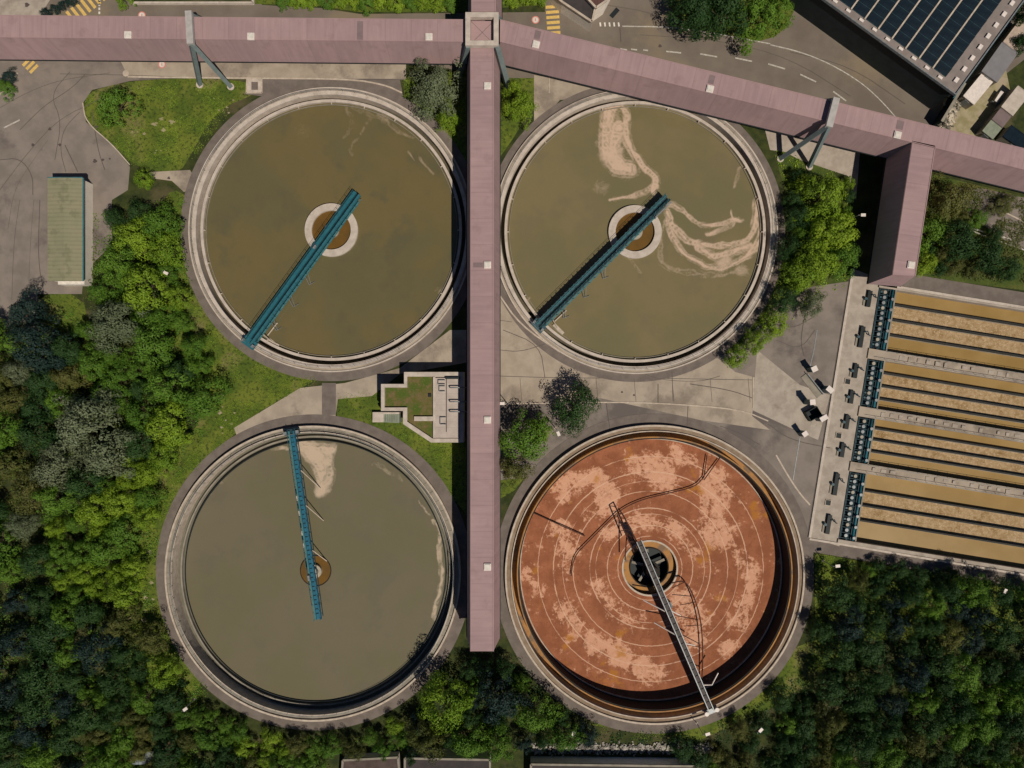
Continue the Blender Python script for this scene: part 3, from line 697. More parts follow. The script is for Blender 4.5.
MB().box(-.5, .5, -1.3, 1.3, 1.1, 1.5).build('end_carriage', M['galv'], t)
for yy in (-1.1, 1.1): MB().cyl(0, yy, .42, 1.5, 2.0, 20).build('drive_motor', M['hatch'], t)
MB().box(L * .60, L * .60 + 1.2, -1.0, -.7, .9, 1.9).build('control_box', M['slate'], t)
q = MB()
for x, sx, sy in ((16.5, 3.0, 3.4), (21.5, 3.0, 3.6), (9.0, 0, 0)):
    if sx: q.tube([(x, .6, 1.0), (x + sx, sy, -1.2)], .13, 6)
q.tube([(5.4, -.6, 1.6), (4.3, -2.2, .6), (5.9, -4.3, .4)], .14, 6); q.tube([(14, -.6, .8), (12.3, -2.3, -.6)], .12, 6); q.tube([(21, -.6, .8), (19, -2, -.6)], .12, 6)
q.build('scraper_arm', M['hatch'], t)
# dark lattice tail beyond the centre
def brel(px, py, z): return t.matrix_basis.inverted() @ P(px, py, z)
Minv = (Matrix.Translation(t.location) @ Matrix.Rotation(t.rotation_euler.z, 4, 'Z')).inverted()
def br(px, py, z): return Minv @ P(px, py, z)
q = MB()
q.tube([br(640, 548, 1.0), br(622, 513, -.5)], .14, 6); q.tube([br(634, 552, .5), br(617, 515, -.8)], .14, 6); q.tube([br(617, 515, -.8), br(622, 513, -.5)], .12, 6)
q.tube([br(625, 560, -2), br(627, 532, -1)], .13, 6); q.tube([br(627, 532, -1), br(640, 548, 1)], .1, 6)
for i in range(6):
    f = i / 6; q.tube([br(640 - 18 * f, 548 - 35 * f, 1 - 1.5 * f), br(634 - 17 * min(1, f + .12), 552 - 37 * min(1, f + .12), .5 - 1.3 * f)], .07, 5)
q.build('tail_frame', M['rustdark'], t)
q = MB()
arc = smooth_poly([(672, 583), (685, 580), (694, 596), (701, 620), (703, 650), (702, 678)], 2, False)
q.tube([br(x, y, -2.6) for x, y in arc], .13, 8)
for p0, p1 in (((672, 588), (685, 582)), ((680, 605), (696, 602)), ((684, 626), (702, 625)), ((690, 645), (702, 648))):
    q.tube([br(*p0, -1.5), br(*p1, -2.6)], .08, 6)
q.build('suction_pipe', M['rustdark'], t)
bpy.context.view_layer.update()

# ---------------------------------------------------------------- elevated galleries
ZT, ZB, SPL = 11.3, 4.7, 1.05
def gallery(name, label, corners, dirs, hatches=(), patches=(), ends=(0, 0), ribaxis=0):
    """corners: roof quad read at roof height: a0,a1 (one long edge start,end), b0,b1 (other edge)."""
    a0, a1, b0, b1 = [P(x, y, ZT) for x, y in corners]
    c = (a0 + a1 + b0 + b1) / 4; ax = ((a1 - a0) + (b1 - b0)).normalized(); ang = math.atan2(ax.y, ax.x)
    t = thing(name, label, 'gallery', (c.x, c.y, 0), ang)
    Mi = (Matrix.Translation((c.x, c.y, 0)) @ Matrix.Rotation(ang, 4, 'Z')).inverted()
    A0, A1, B0, B1 = [Mi @ v for v in (a0, a1, b0, b1)]
    s = 1 if A0.y > B0.y else -1
    e0, e1 = ends
    def low(v, sy, ex): return Vector((v.x + ex, v.y + sy * SPL, ZB))
    lo = [low(A0, s, -e0), low(A1, s, e1), low(B0, -s, -e0), low(B1, -s, e1)]
    # walls + soffit
    m = MB()
    m.add([A0, A1, lo[1], lo[0]], [(0, 1, 2, 3)]); m.add([B0, B1, lo[3], lo[2]], [(0, 1, 2, 3)])
    m.add([A0, B0, lo[2], lo[0]], [(0, 1, 2, 3)]); m.add([A1, B1, lo[3], lo[1]], [(0, 1, 2, 3)])
    m.add(lo, [(0, 1, 3, 2)])
    m.build('wall', M['pinkw'], t)
    up = Vector((0, 0, .14)); ov = .06
    R = [A0 + Vector((0, s * ov, 0)), A1 + Vector((0, s * ov, 0)), B1 - Vector((0, s * ov, 0)), B0 - Vector((0, s * ov, 0))]
    m = MB(); mid = .10
    m.add([v + Vector((0, 0, .004)) for v in R] + [v + up for v in R], [(0, 1, 2, 3), (4, 5, 6, 7), (0, 1, 5, 4), (1, 2, 6, 5), (2, 3, 7, 6), (3, 0, 4, 7)])
    m.build('roof', M['pinkx'], t)
    # ridge cap
    r0 = (R[0] + R[3]) / 2 + up; r1 = (R[1] + R[2]) / 2 + up
    m = MB()
    for f in (.03, .97):
        p = R[0].lerp(R[3], f) + up; q_ = R[1].lerp(R[2], f) + up
        m.beam(p + Vector((0, 0, .04)), q_ + Vector((0, 0, .04)), .12, .08)
    m.build('flashing', M['pinky'], t)
    m = MB(); m.beam((lo[0] + Vector((0, 0, -.1))), lo[1] + Vector((0, 0, -.1)), .3, .22); m.beam(lo[2] + Vector((0, 0, -.1)), lo[3] + Vector((0, 0, -.1)), .3, .22)
    m.build('edge_beam', M['black'], t)
    for (x, y) in hatches:
        p = Mi @ P(x, y, ZT + .3); h = MB().box(p.x - .64, p.x + .64, p.y - .64, p.y + .64, ZT + .14, ZT + .42).build('roof_hatch', M['hatch'], t)
        MB().box(p.x - .5, p.x + .5, p.y - .5, p.y + .5, ZT + .42, ZT + .52).build('hatch_lid', M['white'], h)
    for (x, y, l_, w_) in patches:
        p = Mi @ P(x, y, ZT + .15); MB().box(p.x - l_ / 2, p.x + l_ / 2, p.y - w_ / 2, p.y + w_ / 2, ZT + .12, ZT + .16).build('roof_patch', M['patch'], t)
    return t
gallery('enclosed_gallery', 'long straight mauve gallery running west from the square tower above the yard', [(-60, 15), (465, 20), (-60, 37), (465, 42)], None,
        [(128, 35), (251, 36.5), (429, 37)], [(360, 31, 1.1, 3.6)])
gallery('enclosed_gallery', 'tall narrow mauve gallery running south between the two columns of round tanks', [(470.5, 46), (470.5, 651), (493.5, 46), (493.5, 651)], None,
        [(487.5, 86), (487.5, 265), (487.5, 420), (487.5, 567)], [(478, 265, .9, 1.8)])
gallery('enclosed_gallery', 'short stub of mauve gallery leaving the square tower at the top edge', [(471.5, -60), (471.5, 12), (495.5, -60), (495.5, 12)], None)
gallery('enclosed_gallery', 'diagonal mauve gallery crossing above the foam streaked tank toward the right edge', [(500, 20), (1090, 165), (500, 42), (1090, 186)], None,
        [(536, 44.5), (710, 89), (897.5, 135)], [(537.5, 35, 1.1, 1.6), (711.5, 79.5, 1.1, 1.6), (900, 125, 1.3, 1.6)])
gallery('enclosed_gallery', 'short mauve gallery branching south from the diagonal one to the rectangular basins', [(912, 141), (892, 275), (935, 146), (915, 276)], None,
        [(911, 265)], [], ends=(0, .9))
# ---------------------------------------------------------------- pylons
def pylon(top_s, top_n, feet_s, label, feet_n=None, zt=12.9):
    ts, tn = P(*top_s, zt), P(*top_n, zt)
    c = (ts + tn) / 2; t = thing('support_pylon', label, 'pylon', (c.x, c.y, 0)); o = Vector((c.x, c.y, 0))
    b = MB(); b.beam(ts - o - Vector((0, 0, .4)), tn - o - Vector((0, 0, .4)), 1.2, .8); b.build('crossbeam', M['beamp'], t)
    ax = (ts - tn).to_2d().normalized()
    for side, feet in ((0, feet_s), (1, None)):
        for i in range(2):
            f = Vector((*G(*feet_s[i]), 0))
            if side:   # mirror through the beam centre axis
                rel_ = (f - o).to_2d(); k = rel_.dot(ax); rel_ = rel_ - ax * (2 * k); f = o + Vector((rel_.x, rel_.y, 0))
            e = (ts if not side else tn) - Vector((0, 0, .5)); e = e - (e - Vector((c.x, c.y, e.z))).normalized() * .35
            MB().beam(e - o, f - o, .8, .75).build('leg', M['leg'], t)
            MB().cyl(f.x - o.x, f.y - o.y, .7, -.3, .25, 20).build('footing', M['pale'], t)
    return t
pylon((190, 43.5), (188, 10.5), [(200, 85), (231, 87)], 'grey A-shaped pylon straddling the western gallery beside the lawn')
pylon((829.5, 126.5), (837, 97.5), [(780, 159), (809, 167)], 'grey A-shaped pylon straddling the diagonal gallery between the tanks and the solar roof')
# central tower
zt = 12.9
c = P(482, 28.7, zt); t = thing('support_tower', 'square pale framed tower where the mauve galleries meet', 'tower', (c.x, c.y, 0), 0)
hw = 3.02
m = MB()
for (x0, x1, y0, y1) in ((-hw, hw, hw - .9, hw), (-hw, hw, -hw, -hw + .9), (-hw, -hw + .9, -hw + .9, hw - .9), (hw - .9, hw, -hw + .9, hw - .9)): m.box(x0, x1, y0, y1, zt - 1.0, zt)
m.build('head_frame', M['pale'], t)
MB().box(-hw + .9, hw - .9, -hw + .9, hw - .9, ZB, ZT + .2).build('core_roof', M['pinky'], t)
MB().beam((-hw + .9, -hw + .9, ZT + .22), (hw - .9, hw - .9, ZT + .22), .08, .06).beam((-hw + .9, hw - .9, ZT + .22), (hw - .9, -hw + .9, ZT + .22), .08, .06).build('seam', M['patch'], t)
for fx, fy, sx, sy in ((459, 76, -1, -1), (508, 87, 1, -1)):
    f = Vector((*G(fx, fy), 0)) - Vector((c.x, c.y, 0))
    for my in (1, -1):
        ff = Vector((f.x, f.y * my, 0)); e = Vector((sx * (hw - .4), -my * (hw - .3), zt - .6))
        MB().beam(e, ff, 1.0, .8).build('leg', M['leg'], t); MB().cyl(ff.x, ff.y, .6, -.3, .2, 16).build('footing', M['pale'], t)

# ---------------------------------------------------------------- aeration basins
def liquid2(name, c1, c2, foamy):
    return mat(name, c1, c2, .12 if not foamy else 1.3, .35 if not foamy else .8, detail=7,
               c3=(.32, .20, .10) if not foamy else (.22, .13, .045), s3=.10 if not foamy else .5, w3=(.62, .8) if not foamy else (.50, .7),
               speck=None if not foamy else ((.58, .45, .30), 3.2, .52, .74))
M['ochre'] = liquid2('ochre_water', (.27, .17, .05), (.32, .21, .075), False)
M['froth'] = liquid2('ochre_froth', (.30, .20, .09), (.42, .30, .17), True)
M['dwall'] = mat('shade_black_wall', (.03, .028, .024), (.018, .02, .02), 1, .7)  # near-black colour carries the deep shadow along the channel dividers
bt = thing('aeration_basin', 'rectangular ochre aeration basins divided into long channels at the right edge', 'basin', (*G(*BO), 0), -BA)
def bx(u0, u1, v0, v1, z0, z1, mb=None):
    mb = mb or MB(); return mb.box(u0 * S, u1 * S, -v1 * S, -v0 * S, z0, z1)
bays = [(0, 62, [14.2, 29.5, 45]), (72, 120.5, [83.7, 97, 110]), (130.5, 176.5, [140, 151.5, 163.5]), (186, 255, [203.5, 218.5, 233.6])]
bx(-1, 260, -1, 258, -6, -5).build('basin_floor', M['chan'], bt)
for bi, (v0, v1, ws) in enumerate(bays):
    ed = [v0] + ws + [v1]
    for k in range(4):
        o = bx(0, 260, ed[k], ed[k + 1], -3, -1.5).build('water', M['froth' if k in (1, 2) else 'ochre'], None)
        o.location = (*G(*BO), 0); o.rotation_euler = (0, 0, -BA); tag(o, kind='structure')
    for wv in ws:
        bx(0, 260, wv - .9, wv + .7, -5, -.50).build('divider_wall', M['dwall'], bt); bx(0, 260, wv + .7, wv + 1.3, -5, -1.25).build('divider_ledge', M['wallc'], bt)
    bx(-.8, .6, v0, v1, -5, .15).build('end_wall', M['wallc'], bt)
walk = [(-1.5, .3), (62, 72), (120.5, 130.5), (176.5, 186), (255, 258.5)]
for i, (v0, v1) in enumerate(walk):
    bx(-18, 260, v0, v1, -5, .35).build('walkway', M['pave' if i in (1, 2, 3) else 'concrete'], bt)
    if v1 - v0 > 5:
        for u in range(4, 250, 9):
            if rr.random() < .75: bx(u, u + rr.uniform(2, 6), v0 + 2.5, v0 + rr.uniform(5, 7.2), .35, rr.uniform(.42, .6)).build('cover_plate', M['concrete'], bt)
        q = MB(); q.tube([(-2, -(v0 + .8) * S, 1.3), (50, -(v0 + .8) * S, 1.3)], .04, 6); q.tube([(-2, -(v1 - .8) * S, 1.3), (50, -(v1 - .8) * S, 1.3)], .04, 6)
        for u in range(0, 250, 10):
            q.cyl(u * S, -(v0 + .8) * S, .03, .3, 1.3, 5); q.cyl(u * S, -(v1 - .8) * S, .03, .3, 1.3, 5)
        q.build('guard_rail', M['galv'], bt)
# pipe trench beside each bay
bx(-17, -1.5, -4, 258, -3.2, -3.0).build('trench_floor', M['black'], bt)
for bi, (v0, v1, ws) in enumerate(bays):
    lab = ('topmost', 'second from the top', 'third from the top', 'lowest')[bi]
    vv0, vv1 = v0 + .6, v1 - 1
    t = thing('pipe_rack', 'teal pipe rack at the ends of the ochre channels, ' + lab, 'pipe rack', (*G(*BO), 0), -BA, 'teal pipe racks along the basins')
    q = MB(); q.tube([(-3.8 * S, -vv0 * S, .3), (-3.8 * S, -vv1 * S, .3)], .24, 12); q.build('main_pipe', M['teal'], t, True)
    q = MB(); q.tube([(-8.0 * S, -vv0 * S, -.2), (-8.0 * S, -vv1 * S, -.2)], .25, 10); q.tube([(-14.5 * S, -vv0 * S, -.6), (-14.5 * S, -vv1 * S, -.6)], .3, 10); q.build('side_pipe', M['teal_dark'], t, True)
    n = int((vv1 - vv0) / 5.2)
    q = MB()
    for k in range(n + 1):
        v = vv0 + 1 + k * (vv1 - vv0 - 2) / n
        q.beam((-16.8 * S, -v * S, .05), (-1.6 * S, -v * S, .05), .12, .15); q.beam((-9.5 * S, -v * S, .0), (-9.5 * S, -(v + 2) * S, 0), .3, .2)
    q.beam((-16.5 * S, -vv0 * S, .12), (-16.5 * S, -vv1 * S, .12), .2, .2); q.beam((-5.9 * S, -vv0 * S, .12), (-5.9 * S, -vv1 * S, .12), .15, .3)
    q.build('support_frame', M['teal_dark'], t)
    for k in range(n):
        v = vv0 + 3.6 + k * (vv1 - vv0 - 2) / n
        z = .35; q = MB().cyl(-11 * S, -v * S, .34, -.6, z, 14); q.build('valve', M['galv' if k % 3 else 'pillar'], t)
        if k % 2: MB().cyl(-3.8 * S, -(v + 1) * S, .3, .5, .85, 12).build('valve', M['galv'], t)
        if rr.random() < .5: MB().box(-15.6 * S, -13.5 * S, -(v + 1) * S, -(v - .8) * S, -.4, .3).build('actuator', M['slate'], t)
# gate drives on the pavement
gi = 0
gd = [(868, 299, 16), (860.5, 337, 21), (854.5, 371, 14), (850.5, 397, 13), (846, 422, 14), (841.5, 450, 14), (835, 484, 22), (827.5, 524, 19)]
for i, (x, y, l_) in enumerate(gd):
    w_ = ['first', 'second', 'third', 'fourth', 'fifth', 'sixth', 'seventh', 'lowest'][i]
    t = thing('gate_drive', f'dark elongated gate drive on the pavement left of the pipe racks, {w_} from the top' if i < 7 else 'dark elongated gate drive on the pavement left of the pipe racks, lowest of the row', 'gate drive', (*G(x, y), 0.04), -BA, 'gate drives beside the basins')
    hl = l_ * S / 2
    MB().box(-.42, .42, -hl, hl, 0, .55).build('housing', M['black'], t)
    MB().box(-.95, -.45, -hl * .9, hl * .2, 0, .18).build('base_plate', M['wallc'], t)
    MB().tube([(.2, hl * .5, .6), (.9, hl * .6, .7), (1.3, .3 * hl, .5), (1.7, .25 * hl, .3)], .11, 8).build('pipe_bend', M['teal_dark'], t, True)
    MB().cyl(-.7, -.1, .28, .18, .7, 14).build('motor', M['slate'], t)
for i, (x, y) in enumerate(((847.3, 381.5), (838.3, 435.5), (827.8, 502.5))):
    w_ = ['upper', 'middle', 'lower'][i]
    t = thing('shaft_cover', f'square dark shaft cover set in the pale pavement, {w_} of three', 'cover', (*G(x, y), .04), -BA, 'square shaft covers')
    MB().box(-.5, .5, -.5, .5, 0, .1).build('lid', M['black'], t); 
    f = MB(); f.box(-.6, .6, .5, .6, 0, .16); f.box(-.6, .6, -.6, -.5, 0, .16); f.box(-.6, -.5, -.5, .5, 0, .16); f.box(.5, .6, -.5, .5, 0, .16); f.build('frame', M['curb'], t)

# ---------------------------------------------------------------- cluster of plant by the paved corner
def cabinet(x, y, w_, l_, h, ang, label, top='hatch', name='equipment_cabinet', cat='cabinet'):
    t = thing(name, label, cat, (*G(x, y), .05), math.radians(ang))
    MB().box(-w_ / 2, w_ / 2, -l_ / 2, l_ / 2, 0, h).build('body', M['slate'], t)
    MB().box(-w_ / 2 - .08, w_ / 2 + .08, -l_ / 2 - .08, l_ / 2 + .08, h, h + .12).build('lid', M[top], t)
    MB().box(-w_ / 2 + .1, w_ / 2 - .1, -l_ / 2 - .06, -l_ / 2 - .01, .15, h - .15).build('door', M['galv'], t)
    return t
cabinet(818, 417.5, 1.4, .8, 2.6, 30, 'white topped cabinet with the broadest shadow, beside the pavement kerb')
cabinet(799.6, 433, .9, .8, 2.6, 35, 'small white topped cabinet below the others, at the start of the pale ground pipe')
cabinet(823.5, 389.5, .9, 1.2, 2.8, 50, 'white topped cabinet pressed against the pavement kerb')
cabinet(805.3, 401.7, .9, .9, 3.4, 5, 'narrow pinkish white post cabinet left of the others')
cabinet(808.8, 369.2, 1.0, .9, 2.6, 25, 'white topped cabinet at the lower end of the thin teal ground pipe')
t = thing('ramp_plate', 'long grey steel plate lying slanted beside the white topped cabinets', 'plate', (*G(811, 386), .06), math.radians(-52))
MB().box(-2.6, 2.6, -.6, .6, 0, .12).build('plate', M['wallc'], t); MB().box(-2.6, 2.6, .6, .75, 0, .9).build('side_rail', M['galv'], t)
t = thing('shadow_box', 'dark open box standing in for the broad shadow between the white topped cabinets', 'shadow box', (*G(811, 413.5), .05), math.radians(30))  # dark box added where the shadow of a cabinet falls
MB().box(-1.3, 1.3, -1.0, 1.0, 0, .2).build('base', M['black'], t)
q = MB(); q.box(-1.3, 1.3, .9, 1.0, .2, 1.4); q.box(-1.3, 1.3, -1.0, -.9, .2, 1.4); q.box(-1.3, -1.2, -.9, .9, .2, 1.4); q.box(1.2, 1.3, -.9, .9, .2, 1.4); q.build('side_panel', M['dark'], t)

# ---------------------------------------------------------------- lamp posts
def lamp(x, y, h, ang, label):
    z = h; p = P(x, y, z)
    t = thing('lamp_post', label, 'lamp post', (p.x - .9 * math.cos(ang), p.y - .9 * math.sin(ang), 0), ang)
    MB().cyl(0, 0, .09, 0, h - .1, 10, .06).build('pole', M['galv'], t)
    MB().tube([(0, 0, h - .1), (.5, 0, h)], .05, 8).build('arm', M['galv'], t)
    hd = MB().box(.4, 1.3, -.28, .28, h - .08, h + .08).build('lamp_head', M['hatch'], t)
    MB().cyl(0, 0, .22, 0, .12, 16).build('base', M['pale'], t)
for a in ((558.5, 434, 5, -1.2, 'lamp post on the corner of path between the small dark tree and the rusty tank'), (708, 734, 5, .3, 'lamp post on the grass just below the rusty tank'),
          (573.5, 733.5, 5, 1.2, 'lamp post among bushes below left of the rusty tank'), (761, 730, 4.5, .8, 'lamp post between trees right of the one below the rusty tank'),
          (863.5, 215, 5, 0, 'lamp post standing in the deep shade of the branching gallery'), (185.5, 709, 5.5, .6, 'lamp post in the trees below left of the grey green tank'),
          (166, 273, 4.5, -.5, 'lamp post at the wood edge left of the brown tank'), (838, 566, 4.5, .1, 'lamp post on the grass strip under the basins'),
          (1005.5, 591, 6, 1.2, 'lamp post in dark trees near the right edge'), (502, 403.5, 5, 3.1, 'lamp post close to the right side of the long southern gallery')):
    lamp(*a)

# ---------------------------------------------------------------- buildings
# green-roofed shed
M['shedroof'] = mat('shed_roof', (.235, .235, .145), (.27, .25, .16), .3, .8, rib=(1, .78, .80, .18), c3=(.20, .20, .12), s3=.4)
M['shedwall'] = mat('shed_wall', (.80, .74, .66), (.72, .66, .58), .6, .8)
z = 3.7
p0, p1 = P(47.5, 178, z), P(82.5, 281, z)
c = (p0 + p1) / 2; t = thing('storage_shed', 'long shed with ribbed olive green roof standing in the yard', 'shed', (c.x, c.y, 0))
hx, hy = abs(p1.x - p0.x) / 2, abs(p1.y - p0.y) / 2
MB().box(-hx + .2, hx - .15, -hy + .2, hy - .2, 0, z - .15).build('wall', M['shedwall'], t)
m = MB(); m.add([(-hx, -hy, z), (0, -hy, z + .25), (hx, -hy, z), (hx, hy, z), (0, hy, z + .25), (-hx, hy, z), (-hx, -hy, z - .14), (hx, -hy, z - .14), (hx, hy, z - .14), (-hx, hy, z - .14)],
                [(0, 1, 4, 5), (1, 2, 3, 4), (6, 9, 8, 7), (0, 6, 7, 2, 1), (3, 8, 9, 5, 4), (0, 5, 9, 6), (2, 7, 8, 3)]); m.build('roof', M['shedroof'], t)
MB().box(hx + .003, hx + .22, -hy, hy, z - .2, z + .02).build('gutter', M['teal_light'], t)
MB().box(-hx, hx, hy + .003, hy + .18, z - .16, z + .05).build('fascia', M['teal_light'], t)
MB().box(-hx + 1.2, hx - .4, -hy - .5, -hy + .15, 0, 2.4).build('porch', M['white'], t)

# pump house
zc = 4.2
def PP(x, y, z=zc): q = P(x, y, z); return (q.x, q.y)
t = thing('pump_house', 'pale pump house with planted roof and stepped white parapet beside the long gallery', 'building', (*PP(430, 405), 0))
O = Vector((*PP(430, 405), 0))
def loc(pts): return [(p[0] - O.x, p[1] - O.y) for p in pts]
outer = [PP(404, 372), PP(463.5, 372), PP(463.5, 442.5), PP(431, 442.5), PP(403, 424), PP(403, 411), PP(381, 411), PP(381, 384), PP(404, 384)]
cx_, cy_ = PP(427, 405)
inn = [PP(407, 376.5), PP(460, 376.5), PP(460, 438.5), PP(432.5, 438.5), PP(407, 421.5), PP(407, 407.5), PP(384.5, 407.5), PP(384.5, 387.5), PP(407, 387.5)]
MB().prism(loc(outer), 0, zc - .55).build('wall', M['pale'], t)
n = len(outer); m = MB(); ol, il = loc(outer), loc(inn)
for i in range(n):
    j = (i + 1) % n; m.prism([ol[i], ol[j], il[j], il[i]], zc - .55, zc)
m.build('parapet', M['pale'], t)
me = sheet_mesh([loc([PP(407.2, 387.7), PP(407.2, 376.7), PP(432.5, 376.7), PP(432.5, 438), PP(407.2, 421.3), PP(407.2, 407.3), PP(384.7, 407.3), PP(384.7, 387.7)])], [], zc - .5)
M['sedum'] = mat('sedum', (.10, .105, .02), (.17, .12, .055), .8, .95, .5, c3=(.07, .11, .015), s3=.35, w3=(.45, .6), detail=8, speck=((.22, .17, .09), 5, .55, .75))
link('planted_roof', me, M['sedum'], t)
b = MB(); q0, q1 = loc([PP(433, 378)]), loc([PP(459.5, 438)])
b.box(q0[0][0], q1[0][0], q1[0][1], q0[0][1], zc - .52, zc - .12); b.build('roof_deck', M['concrete2'] if 'concrete2' in M else M.setdefault('concrete2', mat('deck_slab', (.50, .43, .38), (.42, .36, .32), .5, .85, rib=(1, 1.1, .88, .07))), t)
def lb(x0, y0, x1, y1, z0, z1, mb=None):
    mb = mb or MB(); a_ = loc([PP(x0, y0)])[0]; b2 = loc([PP(x1, y1)])[0]; return mb.box(a_[0], b2[0], b2[1], a_[1], z0, z1)
lb(433, 376.8, 435.4, 438, zc - .1, zc + .05).build('kerb', M['pale'], t)
lb(446, 378, 446.8, 432, zc - .1, zc - .04).build('joint', M['crack'], t)
lb(414, 416.5, 433, 421, zc - .5, zc - .02).build('roof_beam', M['pale'], t)
lb(445.5, 377, 460, 379, zc - .1, zc + .5).build('vent_box', M['dark'], t)
for (yy, ) in ((387.5,), (401.5,), (411.5,)):
    a_ = loc([PP(450, yy)])[0]; MB().tube([(a_[0], a_[1], zc - .1), (a_[0], a_[1], zc + .5), (a_[0] + .3, a_[1], zc + .7), (a_[0] + 3.2, a_[1], zc + .7)], .12, 8).build('vent_pipe', M['galv'], t, True)
for (x0, y0, x1, y1) in ((438, 380, 445, 384), (439, 386, 445, 391), (440, 417, 446, 424)):
    q = MB(); lb(x0, y0, x1, y0 + .5, zc - .1, zc + .25, q); lb(x0, y1, x1, y1 + .5, zc - .1, zc + .25, q); lb(x0, y0 + .5, x0 + .5, y1, zc - .1, zc + .25, q); q.build('roof_frame', M['galv'], t)
lb(428, 393.5, 431, 397, zc - .5, zc - .25).build('drain', M['black'], t)
t = thing('stair_block', 'small pale stair block with grey steps beside the pump house', 'stairs', (*G(390, 417), 0))
a_ = Vector(G(390, 417))
def gb(x0, y0, x1, y1, z0, z1, mb=None):
    mb = mb or MB(); p_ = Vector(G(x0, y0)) - a_; q_ = Vector(G(x1, y1)) - a_; return mb.box(p_.x, q_.x, q_.y, p_.y, z0, z1)
gb(373.5, 412, 384.5, 422, 0, 1.0).build('landing', M['pale'], t)
q = MB()
for i in range(8): gb(384.5 + i * 2.2, 413.5, 386.7 + i * 2.2, 422, 0, 1.0 + i * .35, q)
q.build('step', M['stepc'] if 'stepc' in M else M.setdefault('stepc', mat('mossy_step', (.26, .29, .22), (.2, .23, .17), 1, .8)), t)
gb(384.5, 411.6, 402, 413.3, 0, 3.6).build('side_wall', M['pale'], t)

# solar-roofed building
zr = 8.2
e0, e1 = P(842, 12, zr), P(955, 94, zr); ux = (e1 - e0); Lx = ux.length; ang = math.atan2(ux.y, ux.x)
t = thing('solar_building', 'large dark walled building whose flat roof is covered with solar panels', 'building', (e1.x, e1.y, 0), ang)
DY = 34.0; LX = Lx + 16
MB().box(-LX + .3, -.3, .3, DY, 0, zr - .3).build('wall', M['dark'], t)
M['roofg'] = mat('roof_gravel', (.26, .22, .2), (.21, .18, .165), .5, .9, .2, speck=((.34, .3, .27), 4, .6, .8))
MB().box(-LX, 0, 0, DY, zr - .3, zr).build('roof', M['roofg'], t)
m = MB(); m.box(-LX, 0, -.18, -.003, zr - .4, zr + .25); m.box(.003, .2, -.18, DY, zr - .4, zr + .25); m.build('parapet', M['galv'], t)
MB().tube([(.5, 0, zr - 1.2), (.5, DY, zr - 1.2)], .12, 8).build('gutter_pipe', M['teal_light'], t)
mdark = M['panel'] = mat('solar_glass', (.006, .014, .022), (.009, .019, .028), 1, .35, rib=(0, .52, .6, .06), spec=.25)
skl = MB()
for i in range(13):
    y = 1.6 + i * 2.55; m = MB().box(-1.75, -1.05, y, y + 1.0, zr, zr + .35); m.build('skylight', M['hatch'], t)
for i in range(9):
    x = -4.6 - i * 3.05; MB().box(x, x + .9, .5, 1.0, zr, zr + .3).build('skylight', M['hatch'], t)
bpy.context.view_layer.update()
W0 = t.matrix_world.copy()
SB = t; pr = thing('solar_panel', None, None, (0, 0, 0), 0); pr.parent = SB
PW, PD = 2.75, 1.72
mm = MB(); mm.add([(-PW / 2, -PD / 2, .12), (PW / 2, -PD / 2, .12), (PW / 2, PD / 2, .34), (-PW / 2, PD / 2, .34), (-PW / 2, -PD / 2, .07), (PW / 2, -PD / 2, .07), (PW / 2, PD / 2, .29), (-PW / 2, PD / 2, .29)],
                 [(0, 1, 2, 3), (7, 6, 5, 4), (0, 4, 5, 1), (1, 5, 6, 2), (2, 6, 7, 3), (3, 7, 4, 0)]); k1 = mm.build('glass', M['panel'], pr)
q = MB(); q.beam((-PW / 2, -PD / 2 - .03, .11), (PW / 2, -PD / 2 - .03, .11), .05, .09); q.beam((-PW / 2, PD / 2 + .03, .33), (PW / 2, PD / 2 + .03, .33), .05, .09)
for sx in (-1, 1): q.beam((sx * PW / 2.4, PD / 2, .0), (sx * PW / 2.4, PD / 2, .3), .06, .06)
k2 = q.build('frame', M['slate'], pr)
KIDS[pr.name] = [k1, k2]
first = True
rails = MB()
for ci in range(9):
    xc = -4.7 - ci * 3.16
    if xc < -LX + 2: break
    rails.box(xc - 1.58 - .14, xc - 1.58 + .14, 1.3, 33, zr, zr + .22)
    for ri in range(17):
        yc = 2.4 + ri * 1.86
        lp = W0 @ Vector((xc, yc, 0)); z_ = zr; ll = (xc, yc, zr)
        # only what the frame can show
        k = H / (H - z_); px = 512 + lp.x * k / S; py = 384 - lp.y * k / S
        if py < -22 or px > 1050: continue
        if first: pr.location = ll; first = False
        else: dup(pr, ll, 0)
rails.build('cable_duct', M['curb'], t)

# teal-edged building tip at the top edge
t = thing('workshop', 'teal edged white roof corner next to the solar panelled building at the top', 'building', (*PP(832, -4, 6), 0), ang)
MB().box(-5, 1.6, 0, 9, 0, 5.8).build('wall', M['teal'], t); MB().box(-5.2, 1.8, -.2, 9, 5.8, 6.0).build('roof', M['teal_light'], t); MB().box(-4.6, 1.2, .8, 9, 6.0, 6.08).build('roof_sheet', M['pale'], t)

